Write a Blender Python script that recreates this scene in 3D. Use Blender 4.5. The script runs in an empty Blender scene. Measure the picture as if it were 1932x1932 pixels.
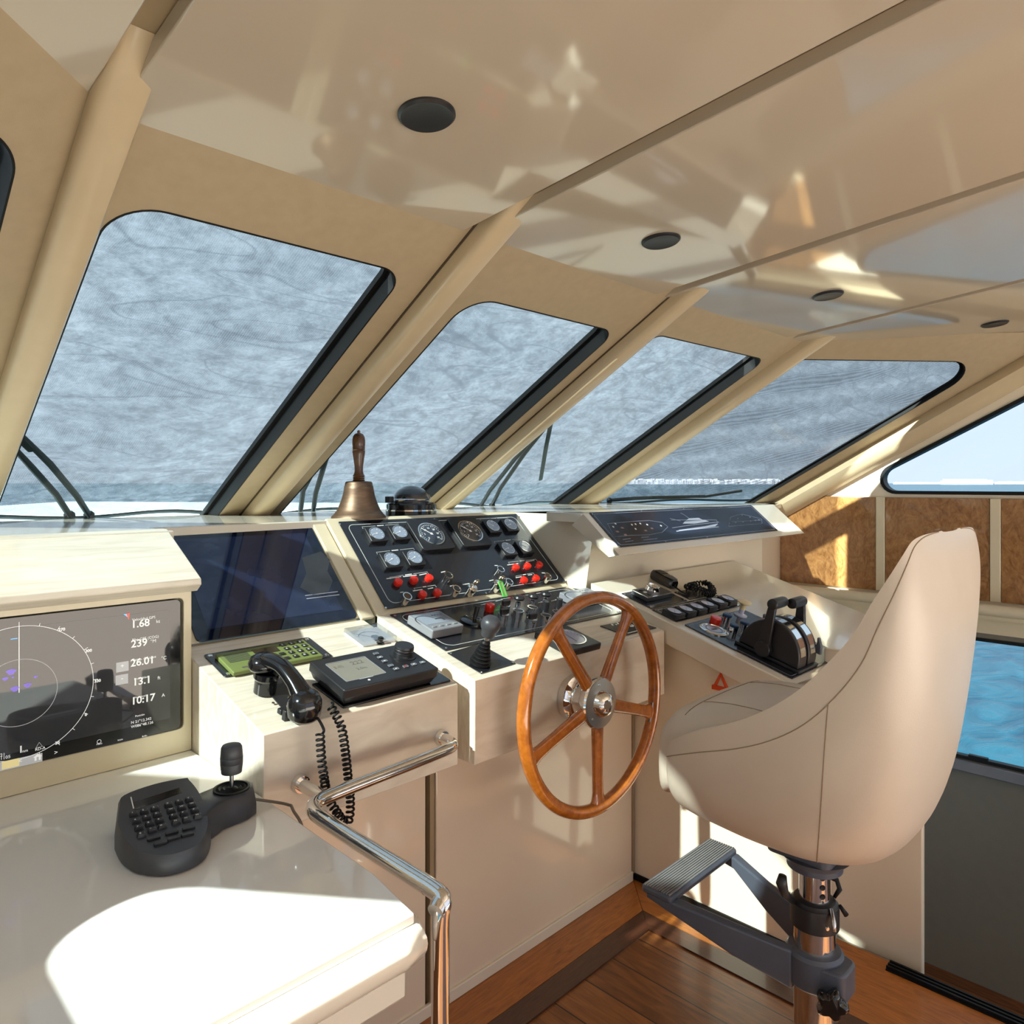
import bpy, bmesh, math, random
from math import sin, cos, pi, radians, sqrt, atan2
from mathutils import Vector, Matrix
random.seed(7)
C = bpy.context.scene.collection
V = Vector
# ---------------------------------------------------------------- camera
FPX, CX, HOR, AZ, EYE = 1360.0, 966.0, 911.0, radians(45.2), 1.5
VIEW = V((sin(AZ), cos(AZ), 0)); RIGHT = V((cos(AZ), -sin(AZ), 0)); UP = V((0, 0, 1)); CAM = V((0, 0, EYE))
def ray(x, y): return VIEW + RIGHT * ((x - CX) / FPX) + UP * ((HOR - y) / FPX)
def hit(x, y, p, n):
    d = ray(x, y); return CAM + d * ((V(p) - CAM).dot(n) / d.dot(n))
def atX(x, y, X): return hit(x, y, (X, 0, 0), V((1, 0, 0)))
def atY(x, y, Y): return hit(x, y, (0, Y, 0), V((0, 1, 0)))
def atZ(x, y, Z): return hit(x, y, (0, 0, Z), V((0, 0, 1)))
class Frame:
    """a flat working surface: origin, axis u, axis v, normal n"""
    def __init__(s, o, u, v):
        s.o = V(o); s.u = V(u).normalized(); v = V(v); v = v - s.u * v.dot(s.u); s.v = v.normalized(); s.n = s.u.cross(s.v)
        s.m = Matrix((s.u, s.v, s.n)).transposed().to_4x4(); s.m.translation = s.o
    def uv(s, x, y, h=0.0):
        p = hit(x, y, s.o + s.n * h, s.n) - s.o
        return V((p.dot(s.u), p.dot(s.v), h))
    def w(s, u, v, h=0.0): return s.o + s.u * u + s.v * v + s.n * h
    def loc(s, p): p = V(p) - s.o; return V((p.dot(s.u), p.dot(s.v), p.dot(s.n)))
    def at(s, u, v, h=0.0, rot=0.0): return s.m @ Matrix.Translation((u, v, h)) @ Matrix.Rotation(rot, 4, 'Z')
# ---------------------------------------------------------------- mesh builder
class MB:
    def __init__(s): s.v = []; s.f = []
    def add(s, vs, fs, M=None):
        b = len(s.v); s.v += [(M @ V(p)) if M else V(p) for p in vs]; s.f += [tuple(b + i for i in f) for f in fs]; return s
    def box(s, c, d, M=None):
        x, y, z = (k / 2 for k in d); c = V(c)
        vs = [c + V((sx * x, sy * y, sz * z)) for sx in (-1, 1) for sy in (-1, 1) for sz in (-1, 1)]
        return s.add(vs, [(0, 1, 3, 2), (4, 6, 7, 5), (0, 4, 5, 1), (2, 3, 7, 6), (0, 2, 6, 4), (1, 5, 7, 3)], M)
    def hexa(s, p):   # 8 points: bottom 4 ccw, top 4 ccw
        return s.add(p, [(3, 2, 1, 0), (4, 5, 6, 7), (0, 1, 5, 4), (1, 2, 6, 5), (2, 3, 7, 6), (3, 0, 4, 7)])
    def prism(s, pts, z0, z1, M=None):
        n = len(pts); vs = [V((p[0], p[1], z0)) for p in pts] + [V((p[0], p[1], z1)) for p in pts]
        return s.add(vs, [tuple(range(n - 1, -1, -1)), tuple(range(n, 2 * n))] + [(i, (i + 1) % n, n + (i + 1) % n, n + i) for i in range(n)], M)
    def cyl(s, p0, p1, r0, r1=None, seg=24, caps=True):
        p0, p1 = V(p0), V(p1); r1 = r0 if r1 is None else r1; d = (p1 - p0).normalized(); a = d.orthogonal().normalized(); b = d.cross(a)
        vs = []
        for p, r in ((p0, r0), (p1, r1)): vs += [p + (a * cos(t) + b * sin(t)) * r for t in (2 * pi * i / seg for i in range(seg))]
        fs = [(i, (i + 1) % seg, seg + (i + 1) % seg, seg + i) for i in range(seg)]
        if caps: fs += [tuple(range(seg - 1, -1, -1)), tuple(range(seg, 2 * seg))]
        return s.add(vs, fs)
    def lathe(s, prof, M=None, seg=40):
        vs = []; fs = []; n = len(prof)
        for k in range(seg):
            t = 2 * pi * k / seg; vs += [V((r * cos(t), r * sin(t), z)) for r, z in prof]
        for k in range(seg):
            k2 = (k + 1) % seg
            fs += [(k * n + i, k2 * n + i, k2 * n + i + 1, k * n + i + 1) for i in range(n - 1)]
        if prof[0][0] > 1e-6: fs.append(tuple(k * n for k in range(seg - 1, -1, -1)))
        if prof[-1][0] > 1e-6: fs.append(tuple(k * n + n - 1 for k in range(seg)))
        return s.add(vs, fs, M)
    def tube(s, path, r, seg=12, closed=False, caps=True, flat=None):
        path = [V(p) for p in path]; n = len(path); rr = r if isinstance(r, (list, tuple)) else [r] * n
        T = []
        for i in range(n):
            a = path[(i - 1) % n] if closed or i else path[i]; b = path[(i + 1) % n] if closed or i < n - 1 else path[i]
            T.append((b - a).normalized())
        N = T[0].orthogonal().normalized() if flat is None else (V(flat) - T[0] * T[0].dot(V(flat))).normalized()
        vs = []
        for i in range(n):
            N = (N - T[i] * N.dot(T[i])).normalized(); B = T[i].cross(N)
            q = rr[i] if isinstance(rr[i], (list, tuple)) else (rr[i], rr[i])
            vs += [path[i] + N * (cos(2 * pi * k / seg) * q[0]) + B * (sin(2 * pi * k / seg) * q[1]) for k in range(seg)]
        fs = [(i * seg + k, i * seg + (k + 1) % seg, ((i + 1) % n) * seg + (k + 1) % seg, ((i + 1) % n) * seg + k) for i in range(n if closed else n - 1) for k in range(seg)]
        if caps and not closed: fs += [tuple(range(seg - 1, -1, -1)), tuple((n - 1) * seg + k for k in range(seg))]
        return s.add(vs, fs)
    def grid(s, rows, closed_u=False):
        n = len(rows[0]); vs = [p for r in rows for p in r]
        fs = [(i * n + k, i * n + (k + 1) % n, (i + 1) * n + (k + 1) % n, (i + 1) * n + k) for i in range(len(rows) - 1) for k in range(n if closed_u else n - 1)]
        return s.add(vs, fs)
    def ribbon(s, pts, w, z0=0.0, t=0.0006, closed=False, M=None):
        pts = [V((p[0], p[1])) for p in pts]; n = len(pts); L = []; R = []
        for i in range(n):
            a = pts[(i - 1) % n] if closed or i else pts[i]; b = pts[(i + 1) % n] if closed or i < n - 1 else pts[i]
            d = (b - a).normalized(); q = V((-d.y, d.x)) * (w / 2); L.append(pts[i] + q); R.append(pts[i] - q)
        vs = [V((p.x, p.y, z)) for z in (z0, z0 + t) for l in (L, R) for p in l]
        fs = []
        for i in range(n if closed else n - 1):
            j = (i + 1) % n
            fs += [(2 * n + i, 3 * n + i, 3 * n + j, 2 * n + j), (i, j, 2 * n + j, 2 * n + i), (n + i, 3 * n + i, 3 * n + j, n + j)][0:3]
        return s.add(vs, fs, M)
    def sphere(s, c, r, seg=24, rings=14, sc=(1, 1, 1), M=None):
        prof = [(r * sin(pi * i / rings), -r * cos(pi * i / rings)) for i in range(rings + 1)]
        prof[0] = (0, -r); prof[-1] = (0, r)
        K = Matrix.Translation(c) @ Matrix.Diagonal((*sc, 1))
        return s.lathe(prof, (M @ K) if M else K, seg)
def mesh_from(mb, name):
    me = bpy.data.meshes.new(name); me.from_pydata([tuple(p) for p in mb.v], [], mb.f)
    bm = bmesh.new(); bm.from_mesh(me); bmesh.ops.remove_doubles(bm, verts=bm.verts, dist=1e-6)
    bmesh.ops.recalc_face_normals(bm, faces=bm.faces); bm.to_mesh(me); bm.free(); me.update(); return me
def link(o, parent=None):
    C.objects.link(o)
    if parent is not None: o.parent = parent
    return o
def obj(name, mb, mat, parent=None, bevel=0.0, smooth=32, seg=2, subsurf=0, solid=0.0):
    me = mesh_from(mb, name) if isinstance(mb, MB) else mb
    if not me.materials: me.materials.append(mat)
    o = bpy.data.objects.new(name, me); link(o, parent)
    if smooth:
        me.shade_smooth()
        if smooth < 180: me.set_sharp_from_angle(angle=radians(smooth))
    if solid:
        m = o.modifiers.new('s', 'SOLIDIFY'); m.thickness = solid; m.offset = 1
    if subsurf:
        m = o.modifiers.new('u', 'SUBSURF'); m.levels = subsurf; m.render_levels = subsurf
    if bevel:
        m = o.modifiers.new('b', 'BEVEL'); m.width = bevel; m.segments = seg; m.limit_method = 'ANGLE'; m.angle_limit = radians(34); m.harden_normals = False
    return o
def tag(o, label=None, cat=None, group=None, kind=None):
    for k, val in (('label', label), ('category', cat), ('group', group), ('kind', kind)):
        if val: o[k] = val
    return o
def thing(name, label, cat, M=None, group=None, kind=None):
    o = bpy.data.objects.new(name, None); o.empty_display_size = 0.05; link(o)
    if M is not None: o.matrix_world = M if isinstance(M, Matrix) else Matrix.Translation(M)
    return tag(o, label, cat, group, kind)
def struct(name, mb=None, mat=None, M=None, **kw):
    if mb is None: return thing(name, None, None, M, kind='structure')
    o = obj(name, mb, mat, None, **kw); o['kind'] = 'structure'; return o
def copy_part(p, parent, M=None):
    c = p.copy(); C.objects.link(c); c.parent = parent
    if M is not None: c.matrix_local = M
    return c
def copy_tree(o, parent=None):
    c = o.copy(); C.objects.link(c)
    c.parent = parent
    for ch in list(o.children): copy_tree(ch, c)
    return c
def rounded(pts, r, seg=8):
    """round the corners of a polygon; r may be a list"""
    pts = [V((p[0], p[1])) for p in pts]; n = len(pts); out = []
    for i in range(n):
        ri = r[i] if isinstance(r, (list, tuple)) else r
        p, a, b = pts[i], pts[i - 1], pts[(i + 1) % n]; da = (a - p).normalized(); db = (b - p).normalized()
        ang = da.angle(db); tl = ri / math.tan(ang / 2)
        if ri < 1e-5: out.append(p); continue
        c = p + (da + db).normalized() * (ri / sin(ang / 2)); s0 = p + da * tl - c; s1 = p + db * tl - c
        t0 = atan2(s0.y, s0.x); dt = (atan2(s1.y, s1.x) - t0 + pi) % (2 * pi) - pi
        out += [c + V((cos(t0 + dt * k / seg), sin(t0 + dt * k / seg))) * ri for k in range(seg + 1)]
    return out
def rect(w, h, r=0.0, seg=6, c=(0, 0)):
    p = [(c[0] - w / 2, c[1] - h / 2), (c[0] + w / 2, c[1] - h / 2), (c[0] + w / 2, c[1] + h / 2), (c[0] - w / 2, c[1] + h / 2)]
    return rounded(p, r, seg) if r else [V(q) for q in p]
def circle(r, seg=32, c=(0, 0)): return [V((c[0] + r * cos(2 * pi * i / seg), c[1] + r * sin(2 * pi * i / seg))) for i in range(seg)]
def inset(pts, d):
    n = len(pts); area = sum(pts[i].x * pts[(i + 1) % n].y - pts[(i + 1) % n].x * pts[i].y for i in range(n)); sg = 1 if area > 0 else -1
    out = []
    for i in range(n):
        t = (pts[(i + 1) % n] - pts[i - 1]).normalized(); out.append(pts[i] + V((-t.y, t.x)) * d * sg)
    return out
def with_hole(mb, outer, hole, z0, z1, M=None):
    """slab between z0 and z1, outline outer (convex), with one hole"""
    outer = [V((p[0], p[1])) for p in outer]; hole = [V((p[0], p[1])) for p in hole]
    c = sum(hole, V((0, 0))) / len(hole)
    def cast(poly, d):
        best = None
        for i in range(len(poly)):
            a, b = poly[i] - c, poly[(i + 1) % len(poly)] - c; e = b - a; den = d.x * e.y - d.y * e.x
            if abs(den) < 1e-12: continue
            t = (a.x * e.y - a.y * e.x) / den; s_ = (a.x * d.y - a.y * d.x) / den
            if t > 0 and -1e-6 <= s_ <= 1 + 1e-6 and (best is None or t > best): best = t
        return c + d * best
    dirs = sorted([(atan2((p - c).y, (p - c).x)) for p in hole + outer])
    H = []; O = []
    for t in dirs:
        d = V((cos(t), sin(t))); H.append(cast(hole, d)); O.append(cast(outer, d))
    n = len(H); vs = [V((p.x, p.y, z)) for z in (z0, z1) for q in (O, H) for p in q]; fs = []
    for i in range(n):
        j = (i + 1) % n
        fs += [(i, j, n + j, n + i), (2 * n + i, 3 * n + i, 3 * n + j, 2 * n + j), (n + i, n + j, 3 * n + j, 3 * n + i), (i, 2 * n + i, 2 * n + j, j)]
    return mb.add(vs, fs, M)
def ring(mb, outer, inner, z0, z1, M=None):
    n = len(outer); vs = [V((p[0], p[1], z)) for z in (z0, z1) for q in (outer, inner) for p in q]; fs = []
    for i in range(n):
        j = (i + 1) % n
        fs += [(i, j, n + j, n + i), (2 * n + i, 3 * n + i, 3 * n + j, 2 * n + j), (n + i, n + j, 3 * n + j, 3 * n + i), (i, 2 * n + i, 2 * n + j, j)]
    return mb.add(vs, fs, M)
def helix(path, r, turns, seg=14):
    """points of a coil wound round a path"""
    path = [V(p) for p in path]; L = [0]
    for a, b in zip(path, path[1:]): L.append(L[-1] + (b - a).length)
    n = int(turns * seg); out = []; N = None
    for i in range(n + 1):
        s = L[-1] * i / n; k = max(j for j in range(len(path) - 1) if L[j] <= s + 1e-9)
        a, b = path[k], path[k + 1]; t = (s - L[k]) / max(1e-9, L[k + 1] - L[k]); T = (b - a).normalized()
        N = T.orthogonal().normalized() if N is None else (N - T * N.dot(T)).normalized(); B = T.cross(N); th = 2 * pi * turns * i / n
        out.append(a.lerp(b, t) + (N * cos(th) + B * sin(th)) * r)
    return out
def smooth_path(pts, k=8):
    pts = [V(p) for p in pts]; P = [pts[0]] + pts + [pts[-1]]; out = []
    for i in range(1, len(P) - 2):
        a, b, c, d = P[i - 1:i + 3]
        for j in range(k):
            t = j / k; out.append(0.5 * ((2 * b) + (c - a) * t + (2 * a - 5 * b + 4 * c - d) * t * t + (3 * b - a - 3 * c + d) * t ** 3))
    out.append(pts[-1]); return out
def text_mesh(s, size, align='LEFT', bold=0.0):
    cu = bpy.data.curves.new('t', 'FONT'); cu.body = s; cu.size = size; cu.align_x = align; cu.extrude = 0.0002; cu.offset = bold; cu.resolution_u = 3
    o = bpy.data.objects.new('t', cu); C.objects.link(o); dg = bpy.context.evaluated_depsgraph_get()
    me = bpy.data.meshes.new_from_object(o.evaluated_get(dg)); bpy.data.objects.remove(o); bpy.data.curves.remove(cu); return me
def text_to(mb, s, size, M, align='LEFT', bold=0.0):
    me = text_mesh(s, size, align, bold); mb.add([v.co.copy() for v in me.vertices], [tuple(p.vertices) for p in me.polygons], M); bpy.data.meshes.remove(me)
# ---------------------------------------------------------------- materials
def srgb(r, g, b):
    f = lambda c: c / 12.92 if c <= 0.04045 else ((c + 0.055) / 1.055) ** 2.4
    return tuple(f(k / 255) for k in (r, g, b)) + (1,)
def new_mat(name):
    m = bpy.data.materials.new(name); m.use_nodes = True; nt = m.node_tree; return m, nt, nt.nodes['Principled BSDF']
def N(nt, t, **kw):
    n = nt.nodes.new(t)
    for k, v in kw.items(): setattr(n, k, v)
    return n
def mat(name, col, rough=0.5, metal=0.0, coat=0.0, vary=0.06, scale=18.0, bump=0.0, bscale=200.0, spec=0.5, emit=0.0, stretch=None):
    m, nt, p = new_mat(name); L = nt.links
    p.inputs['Roughness'].default_value = rough; p.inputs['Metallic'].default_value = metal
    p.inputs['Coat Weight'].default_value = coat; p.inputs['Coat Roughness'].default_value = 0.04; p.inputs['Specular IOR Level'].default_value = spec
    tc = N(nt, 'ShaderNodeTexCoord'); mp = N(nt, 'ShaderNodeMapping'); L.new(tc.outputs['Object'], mp.inputs[0])
    if stretch: mp.inputs['Scale'].default_value = stretch
    no = N(nt, 'ShaderNodeTexNoise'); no.inputs['Scale'].default_value = scale; no.inputs['Detail'].default_value = 4; L.new(mp.outputs[0], no.inputs[0])
    rp = N(nt, 'ShaderNodeValToRGB'); c = col
    rp.color_ramp.elements[0].position = 0.3; rp.color_ramp.elements[1].position = 0.7
    rp.color_ramp.elements[0].color = tuple(k * (1 - vary) for k in c[:3]) + (1,); rp.color_ramp.elements[1].color = tuple(min(1, k * (1 + vary)) for k in c[:3]) + (1,)
    L.new(no.outputs['Fac'], rp.inputs[0]); L.new(rp.outputs[0], p.inputs['Base Color'])
    if emit: L.new(rp.outputs[0], p.inputs['Emission Color']); p.inputs['Emission Strength'].default_value = emit
    if bump:
        n2 = N(nt, 'ShaderNodeTexNoise'); n2.inputs['Scale'].default_value = bscale; L.new(mp.outputs[0], n2.inputs[0])
        bp = N(nt, 'ShaderNodeBump'); bp.inputs['Strength'].default_value = bump; bp.inputs['Distance'].default_value = 0.002; L.new(n2.outputs['Fac'], bp.inputs['Height']); L.new(bp.outputs[0], p.inputs['Normal'])
    return m
def wood(name, c1, c2, rough=0.35, coat=0.3, scale=(1.5, 14, 14), dist=3.0, mid=0.5):
    m, nt, p = new_mat(name); L = nt.links
    tc = N(nt, 'ShaderNodeTexCoord'); mp = N(nt, 'ShaderNodeMapping'); mp.inputs['Scale'].default_value = scale; L.new(tc.outputs['Object'], mp.inputs[0])
    n1 = N(nt, 'ShaderNodeTexNoise'); n1.inputs['Scale'].default_value = 3; n1.inputs['Detail'].default_value = 6; n1.inputs['Distortion'].default_value = dist; L.new(mp.outputs[0], n1.inputs[0])
    n2 = N(nt, 'ShaderNodeTexNoise'); n2.inputs['Scale'].default_value = 16; n2.inputs['Detail'].default_value = 3; L.new(mp.outputs[0], n2.inputs[0])
    mx = N(nt, 'ShaderNodeMath', operation='MULTIPLY_ADD'); mx.inputs[1].default_value = 0.35; L.new(n2.outputs['Fac'], mx.inputs[0]); L.new(n1.outputs['Fac'], mx.inputs[2])
    rp = N(nt, 'ShaderNodeValToRGB'); rp.color_ramp.elements[0].position = mid - 0.12; rp.color_ramp.elements[1].position = mid + 0.4
    rp.color_ramp.elements[0].color = c1; rp.color_ramp.elements[1].color = c2; L.new(mx.outputs[0], rp.inputs[0]); L.new(rp.outputs[0], p.inputs['Base Color'])
    p.inputs['Roughness'].default_value = rough; p.inputs['Coat Weight'].default_value = coat; p.inputs['Coat Roughness'].default_value = 0.05
    return m
def planks():
    m, nt, p = new_mat('teak_planks'); L = nt.links
    tc = N(nt, 'ShaderNodeTexCoord'); sx = N(nt, 'ShaderNodeSeparateXYZ'); L.new(tc.outputs['Object'], sx.inputs[0])
    def math(op, a, b=None):
        n = N(nt, 'ShaderNodeMath', operation=op)
        for i, q in enumerate((a, b)):
            if q is None: continue
            if isinstance(q, (int, float)): n.inputs[i].default_value = q
            else: L.new(q, n.inputs[i])
        return n.outputs[0]
    u = math('DIVIDE', math('ADD', sx.outputs['X'], -0.182 + 0.138 * 40), 0.138)
    fr = math('FRACT', u); pid = math('FLOOR', u)
    seam = math('LESS_THAN', math('ABSOLUTE', math('SUBTRACT', fr, 0.5)), 0.484)
    wn = N(nt, 'ShaderNodeTexWhiteNoise', noise_dimensions='1D'); L.new(pid, wn.inputs['W'])
    mp = N(nt, 'ShaderNodeMapping'); mp.inputs['Scale'].default_value = (11, 1.3, 11); L.new(tc.outputs['Object'], mp.inputs[0])
    cb = N(nt, 'ShaderNodeCombineXYZ'); L.new(math('MULTIPLY', wn.outputs['Value'], 30.0), cb.inputs['Y']); L.new(cb.outputs[0], mp.inputs['Location'])
    n1 = N(nt, 'ShaderNodeTexNoise'); n1.inputs['Scale'].default_value = 3; n1.inputs['Detail'].default_value = 6; n1.inputs['Distortion'].default_value = 2.2; L.new(mp.outputs[0], n1.inputs[0])
    f = math('ADD', math('MULTIPLY', n1.outputs['Fac'], 0.8), math('MULTIPLY', wn.outputs['Value'], 0.3))
    rp = N(nt, 'ShaderNodeValToRGB'); rp.color_ramp.elements[0].position = 0.32; rp.color_ramp.elements[1].position = 0.82
    rp.color_ramp.elements[0].color = srgb(98, 56, 26); rp.color_ramp.elements[1].color = srgb(156, 98, 50); L.new(f, rp.inputs[0])
    mx = N(nt, 'ShaderNodeMix', data_type='RGBA'); L.new(seam, mx.inputs[0]); mx.inputs['A'].default_value = srgb(30, 18, 12); L.new(rp.outputs[0], mx.inputs['B']); L.new(mx.outputs['Result'], p.inputs['Base Color'])
    p.inputs['Roughness'].default_value = 0.38; p.inputs['Coat Weight'].default_value = 0.25; p.inputs['Coat Roughness'].default_value = 0.15
    return m
def laminate():
    m, nt, p = new_mat('veined_laminate'); L = nt.links
    tc = N(nt, 'ShaderNodeTexCoord'); mp = N(nt, 'ShaderNodeMapping'); mp.inputs['Scale'].default_value = (3, 26, 9); mp.inputs['Rotation'].default_value = (0.3, 0.5, 0.35); L.new(tc.outputs['Object'], mp.inputs[0])
    n1 = N(nt, 'ShaderNodeTexNoise'); n1.inputs['Scale'].default_value = 1.6; n1.inputs['Detail'].default_value = 6; n1.inputs['Distortion'].default_value = 1.0; L.new(mp.outputs[0], n1.inputs[0])
    rp = N(nt, 'ShaderNodeValToRGB'); rp.color_ramp.elements[0].position = 0.32; rp.color_ramp.elements[1].position = 0.62
    rp.color_ramp.elements[0].color = srgb(208, 196, 178); rp.color_ramp.elements[1].color = srgb(226, 217, 200); L.new(n1.outputs['Fac'], rp.inputs[0]); L.new(rp.outputs[0], p.inputs['Base Color'])
    p.inputs['Roughness'].default_value = 0.22; p.inputs['Coat Weight'].default_value = 0.3; p.inputs['Coat Roughness'].default_value = 0.06
    return m
def burl():
    m, nt, p = new_mat('burl_veneer'); L = nt.links
    tc = N(nt, 'ShaderNodeTexCoord'); mp = N(nt, 'ShaderNodeMapping'); mp.inputs['Scale'].default_value = (1, 1.6, 1); L.new(tc.outputs['Object'], mp.inputs[0])
    n1 = N(nt, 'ShaderNodeTexNoise'); n1.inputs['Scale'].default_value = 7; n1.inputs['Detail'].default_value = 8; n1.inputs['Distortion'].default_value = 3.5; n1.inputs['Roughness'].default_value = 0.65; L.new(mp.outputs[0], n1.inputs[0])
    n2 = N(nt, 'ShaderNodeTexNoise'); n2.inputs['Scale'].default_value = 60; n2.inputs['Detail'].default_value = 3; L.new(mp.outputs[0], n2.inputs[0])
    ad = N(nt, 'ShaderNodeMath', operation='MULTIPLY_ADD'); ad.inputs[1].default_value = 0.3; L.new(n2.outputs['Fac'], ad.inputs[0]); L.new(n1.outputs['Fac'], ad.inputs[2])
    rp = N(nt, 'ShaderNodeValToRGB'); rp.color_ramp.elements[0].position = 0.45; rp.color_ramp.elements[1].position = 0.86
    rp.color_ramp.elements[0].color = srgb(120, 78, 38); rp.color_ramp.elements[1].color = srgb(176, 128, 78); L.new(ad.outputs[0], rp.inputs[0]); L.new(rp.outputs[0], p.inputs['Base Color'])
    p.inputs['Roughness'].default_value = 0.25; p.inputs['Coat Weight'].default_value = 0.7; p.inputs['Coat Roughness'].default_value = 0.03
    return m
def glass(name, tint=(0.93, 0.97, 0.97, 1), refl=0.9):
    m = bpy.data.materials.new(name); m.use_nodes = True; nt = m.node_tree; nt.nodes.clear(); L = nt.links
    out = N(nt, 'ShaderNodeOutputMaterial'); tr = N(nt, 'ShaderNodeBsdfTransparent'); gl = N(nt, 'ShaderNodeBsdfGlossy'); gl.inputs['Roughness'].default_value = 0.02
    no = N(nt, 'ShaderNodeTexNoise'); no.inputs['Scale'].default_value = 3; rp = N(nt, 'ShaderNodeMapRange'); rp.inputs['To Min'].default_value = 0.98; rp.inputs['To Max'].default_value = 1.0; L.new(no.outputs['Fac'], rp.inputs['Value'])
    mu = N(nt, 'ShaderNodeMix', data_type='RGBA', blend_type='MULTIPLY'); mu.inputs[0].default_value = 1; mu.inputs['A'].default_value = tint; L.new(rp.outputs[0], mu.inputs['B']); L.new(mu.outputs['Result'], tr.inputs[0])
    fr = N(nt, 'ShaderNodeFresnel'); fr.inputs['IOR'].default_value = 1.45; mm = N(nt, 'ShaderNodeMath', operation='MULTIPLY'); ge = N(nt, 'ShaderNodeNewGeometry'); bf = N(nt, 'ShaderNodeMath', operation='MULTIPLY_ADD'); bf.inputs[1].default_value = -refl; bf.inputs[2].default_value = refl; L.new(ge.outputs['Backfacing'], bf.inputs[0]); L.new(bf.outputs[0], mm.inputs[1]); L.new(fr.outputs[0], mm.inputs[0])
    mx = N(nt, 'ShaderNodeMixShader'); L.new(mm.outputs[0], mx.inputs[0]); L.new(tr.outputs[0], mx.inputs[1]); L.new(gl.outputs[0], mx.inputs[2]); L.new(mx.outputs[0], out.inputs[0])
    return m
def mesh_cloth():
    """woven sunscreen: open weave, so part see-through, part lit cloth"""
    m = bpy.data.materials.new('woven_sunscreen'); m.use_nodes = True; nt = m.node_tree; nt.nodes.clear(); L = nt.links
    out = N(nt, 'ShaderNodeOutputMaterial'); tr = N(nt, 'ShaderNodeBsdfTransparent'); tr.inputs[0].default_value = (1, 1, 1, 1)
    di = N(nt, 'ShaderNodeBsdfDiffuse'); tl = N(nt, 'ShaderNodeBsdfTranslucent')
    tc = N(nt, 'ShaderNodeTexCoord')
    n1 = N(nt, 'ShaderNodeTexNoise'); n1.inputs['Scale'].default_value = 13; n1.inputs['Detail'].default_value = 8; n1.inputs['Roughness'].default_value = 0.78; n1.inputs['Distortion'].default_value = 0.15
    mp = N(nt, 'ShaderNodeMapping'); mp.inputs['Scale'].default_value = (1.0, 1.35, 1.35); L.new(tc.outputs['Object'], mp.inputs[0]); L.new(mp.outputs[0], n1.inputs[0])
    wv = N(nt, 'ShaderNodeTexWave', wave_type='BANDS', bands_direction='DIAGONAL'); wv.inputs['Scale'].default_value = 110; wv.inputs['Distortion'].default_value = 0.0; L.new(tc.outputs['Object'], wv.inputs[0])
    # shade of long creases, painted as darker lines in the cloth colour
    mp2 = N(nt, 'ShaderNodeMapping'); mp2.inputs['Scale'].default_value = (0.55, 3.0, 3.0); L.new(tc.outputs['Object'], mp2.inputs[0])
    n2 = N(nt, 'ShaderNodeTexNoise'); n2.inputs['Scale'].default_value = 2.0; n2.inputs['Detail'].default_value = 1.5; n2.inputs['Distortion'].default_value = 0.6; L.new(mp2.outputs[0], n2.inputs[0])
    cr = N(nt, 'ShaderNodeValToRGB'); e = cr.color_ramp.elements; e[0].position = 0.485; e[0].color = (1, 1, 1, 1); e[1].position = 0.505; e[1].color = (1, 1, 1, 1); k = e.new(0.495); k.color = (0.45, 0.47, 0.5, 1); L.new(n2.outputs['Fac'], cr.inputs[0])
    rp = N(nt, 'ShaderNodeValToRGB'); rp.color_ramp.elements[0].position = 0.38; rp.color_ramp.elements[1].position = 0.64
    rp.color_ramp.elements[0].color = (0.046, 0.054, 0.066, 1); rp.color_ramp.elements[1].color = (0.160, 0.178, 0.212, 1); L.new(n1.outputs['Fac'], rp.inputs[0])
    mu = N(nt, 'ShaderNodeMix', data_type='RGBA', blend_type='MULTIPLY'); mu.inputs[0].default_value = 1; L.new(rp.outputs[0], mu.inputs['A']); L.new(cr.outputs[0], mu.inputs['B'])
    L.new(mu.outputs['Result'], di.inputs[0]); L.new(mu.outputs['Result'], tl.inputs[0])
    ms = N(nt, 'ShaderNodeMixShader'); ms.inputs[0].default_value = 0.55; L.new(di.outputs[0], ms.inputs[1]); L.new(tl.outputs[0], ms.inputs[2])
    fa = N(nt, 'ShaderNodeMapRange'); fa.inputs['From Min'].default_value = 0.0; fa.inputs['From Max'].default_value = 1.0; fa.inputs['To Min'].default_value = 0.66; fa.inputs['To Max'].default_value = 0.80; L.new(wv.outputs['Fac'], fa.inputs['Value'])
    mx = N(nt, 'ShaderNodeMixShader'); L.new(fa.outputs[0], mx.inputs[0]); L.new(tr.outputs[0], mx.inputs[1]); L.new(ms.outputs[0], mx.inputs[2]); L.new(mx.outputs[0], out.inputs[0])
    return m
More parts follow.
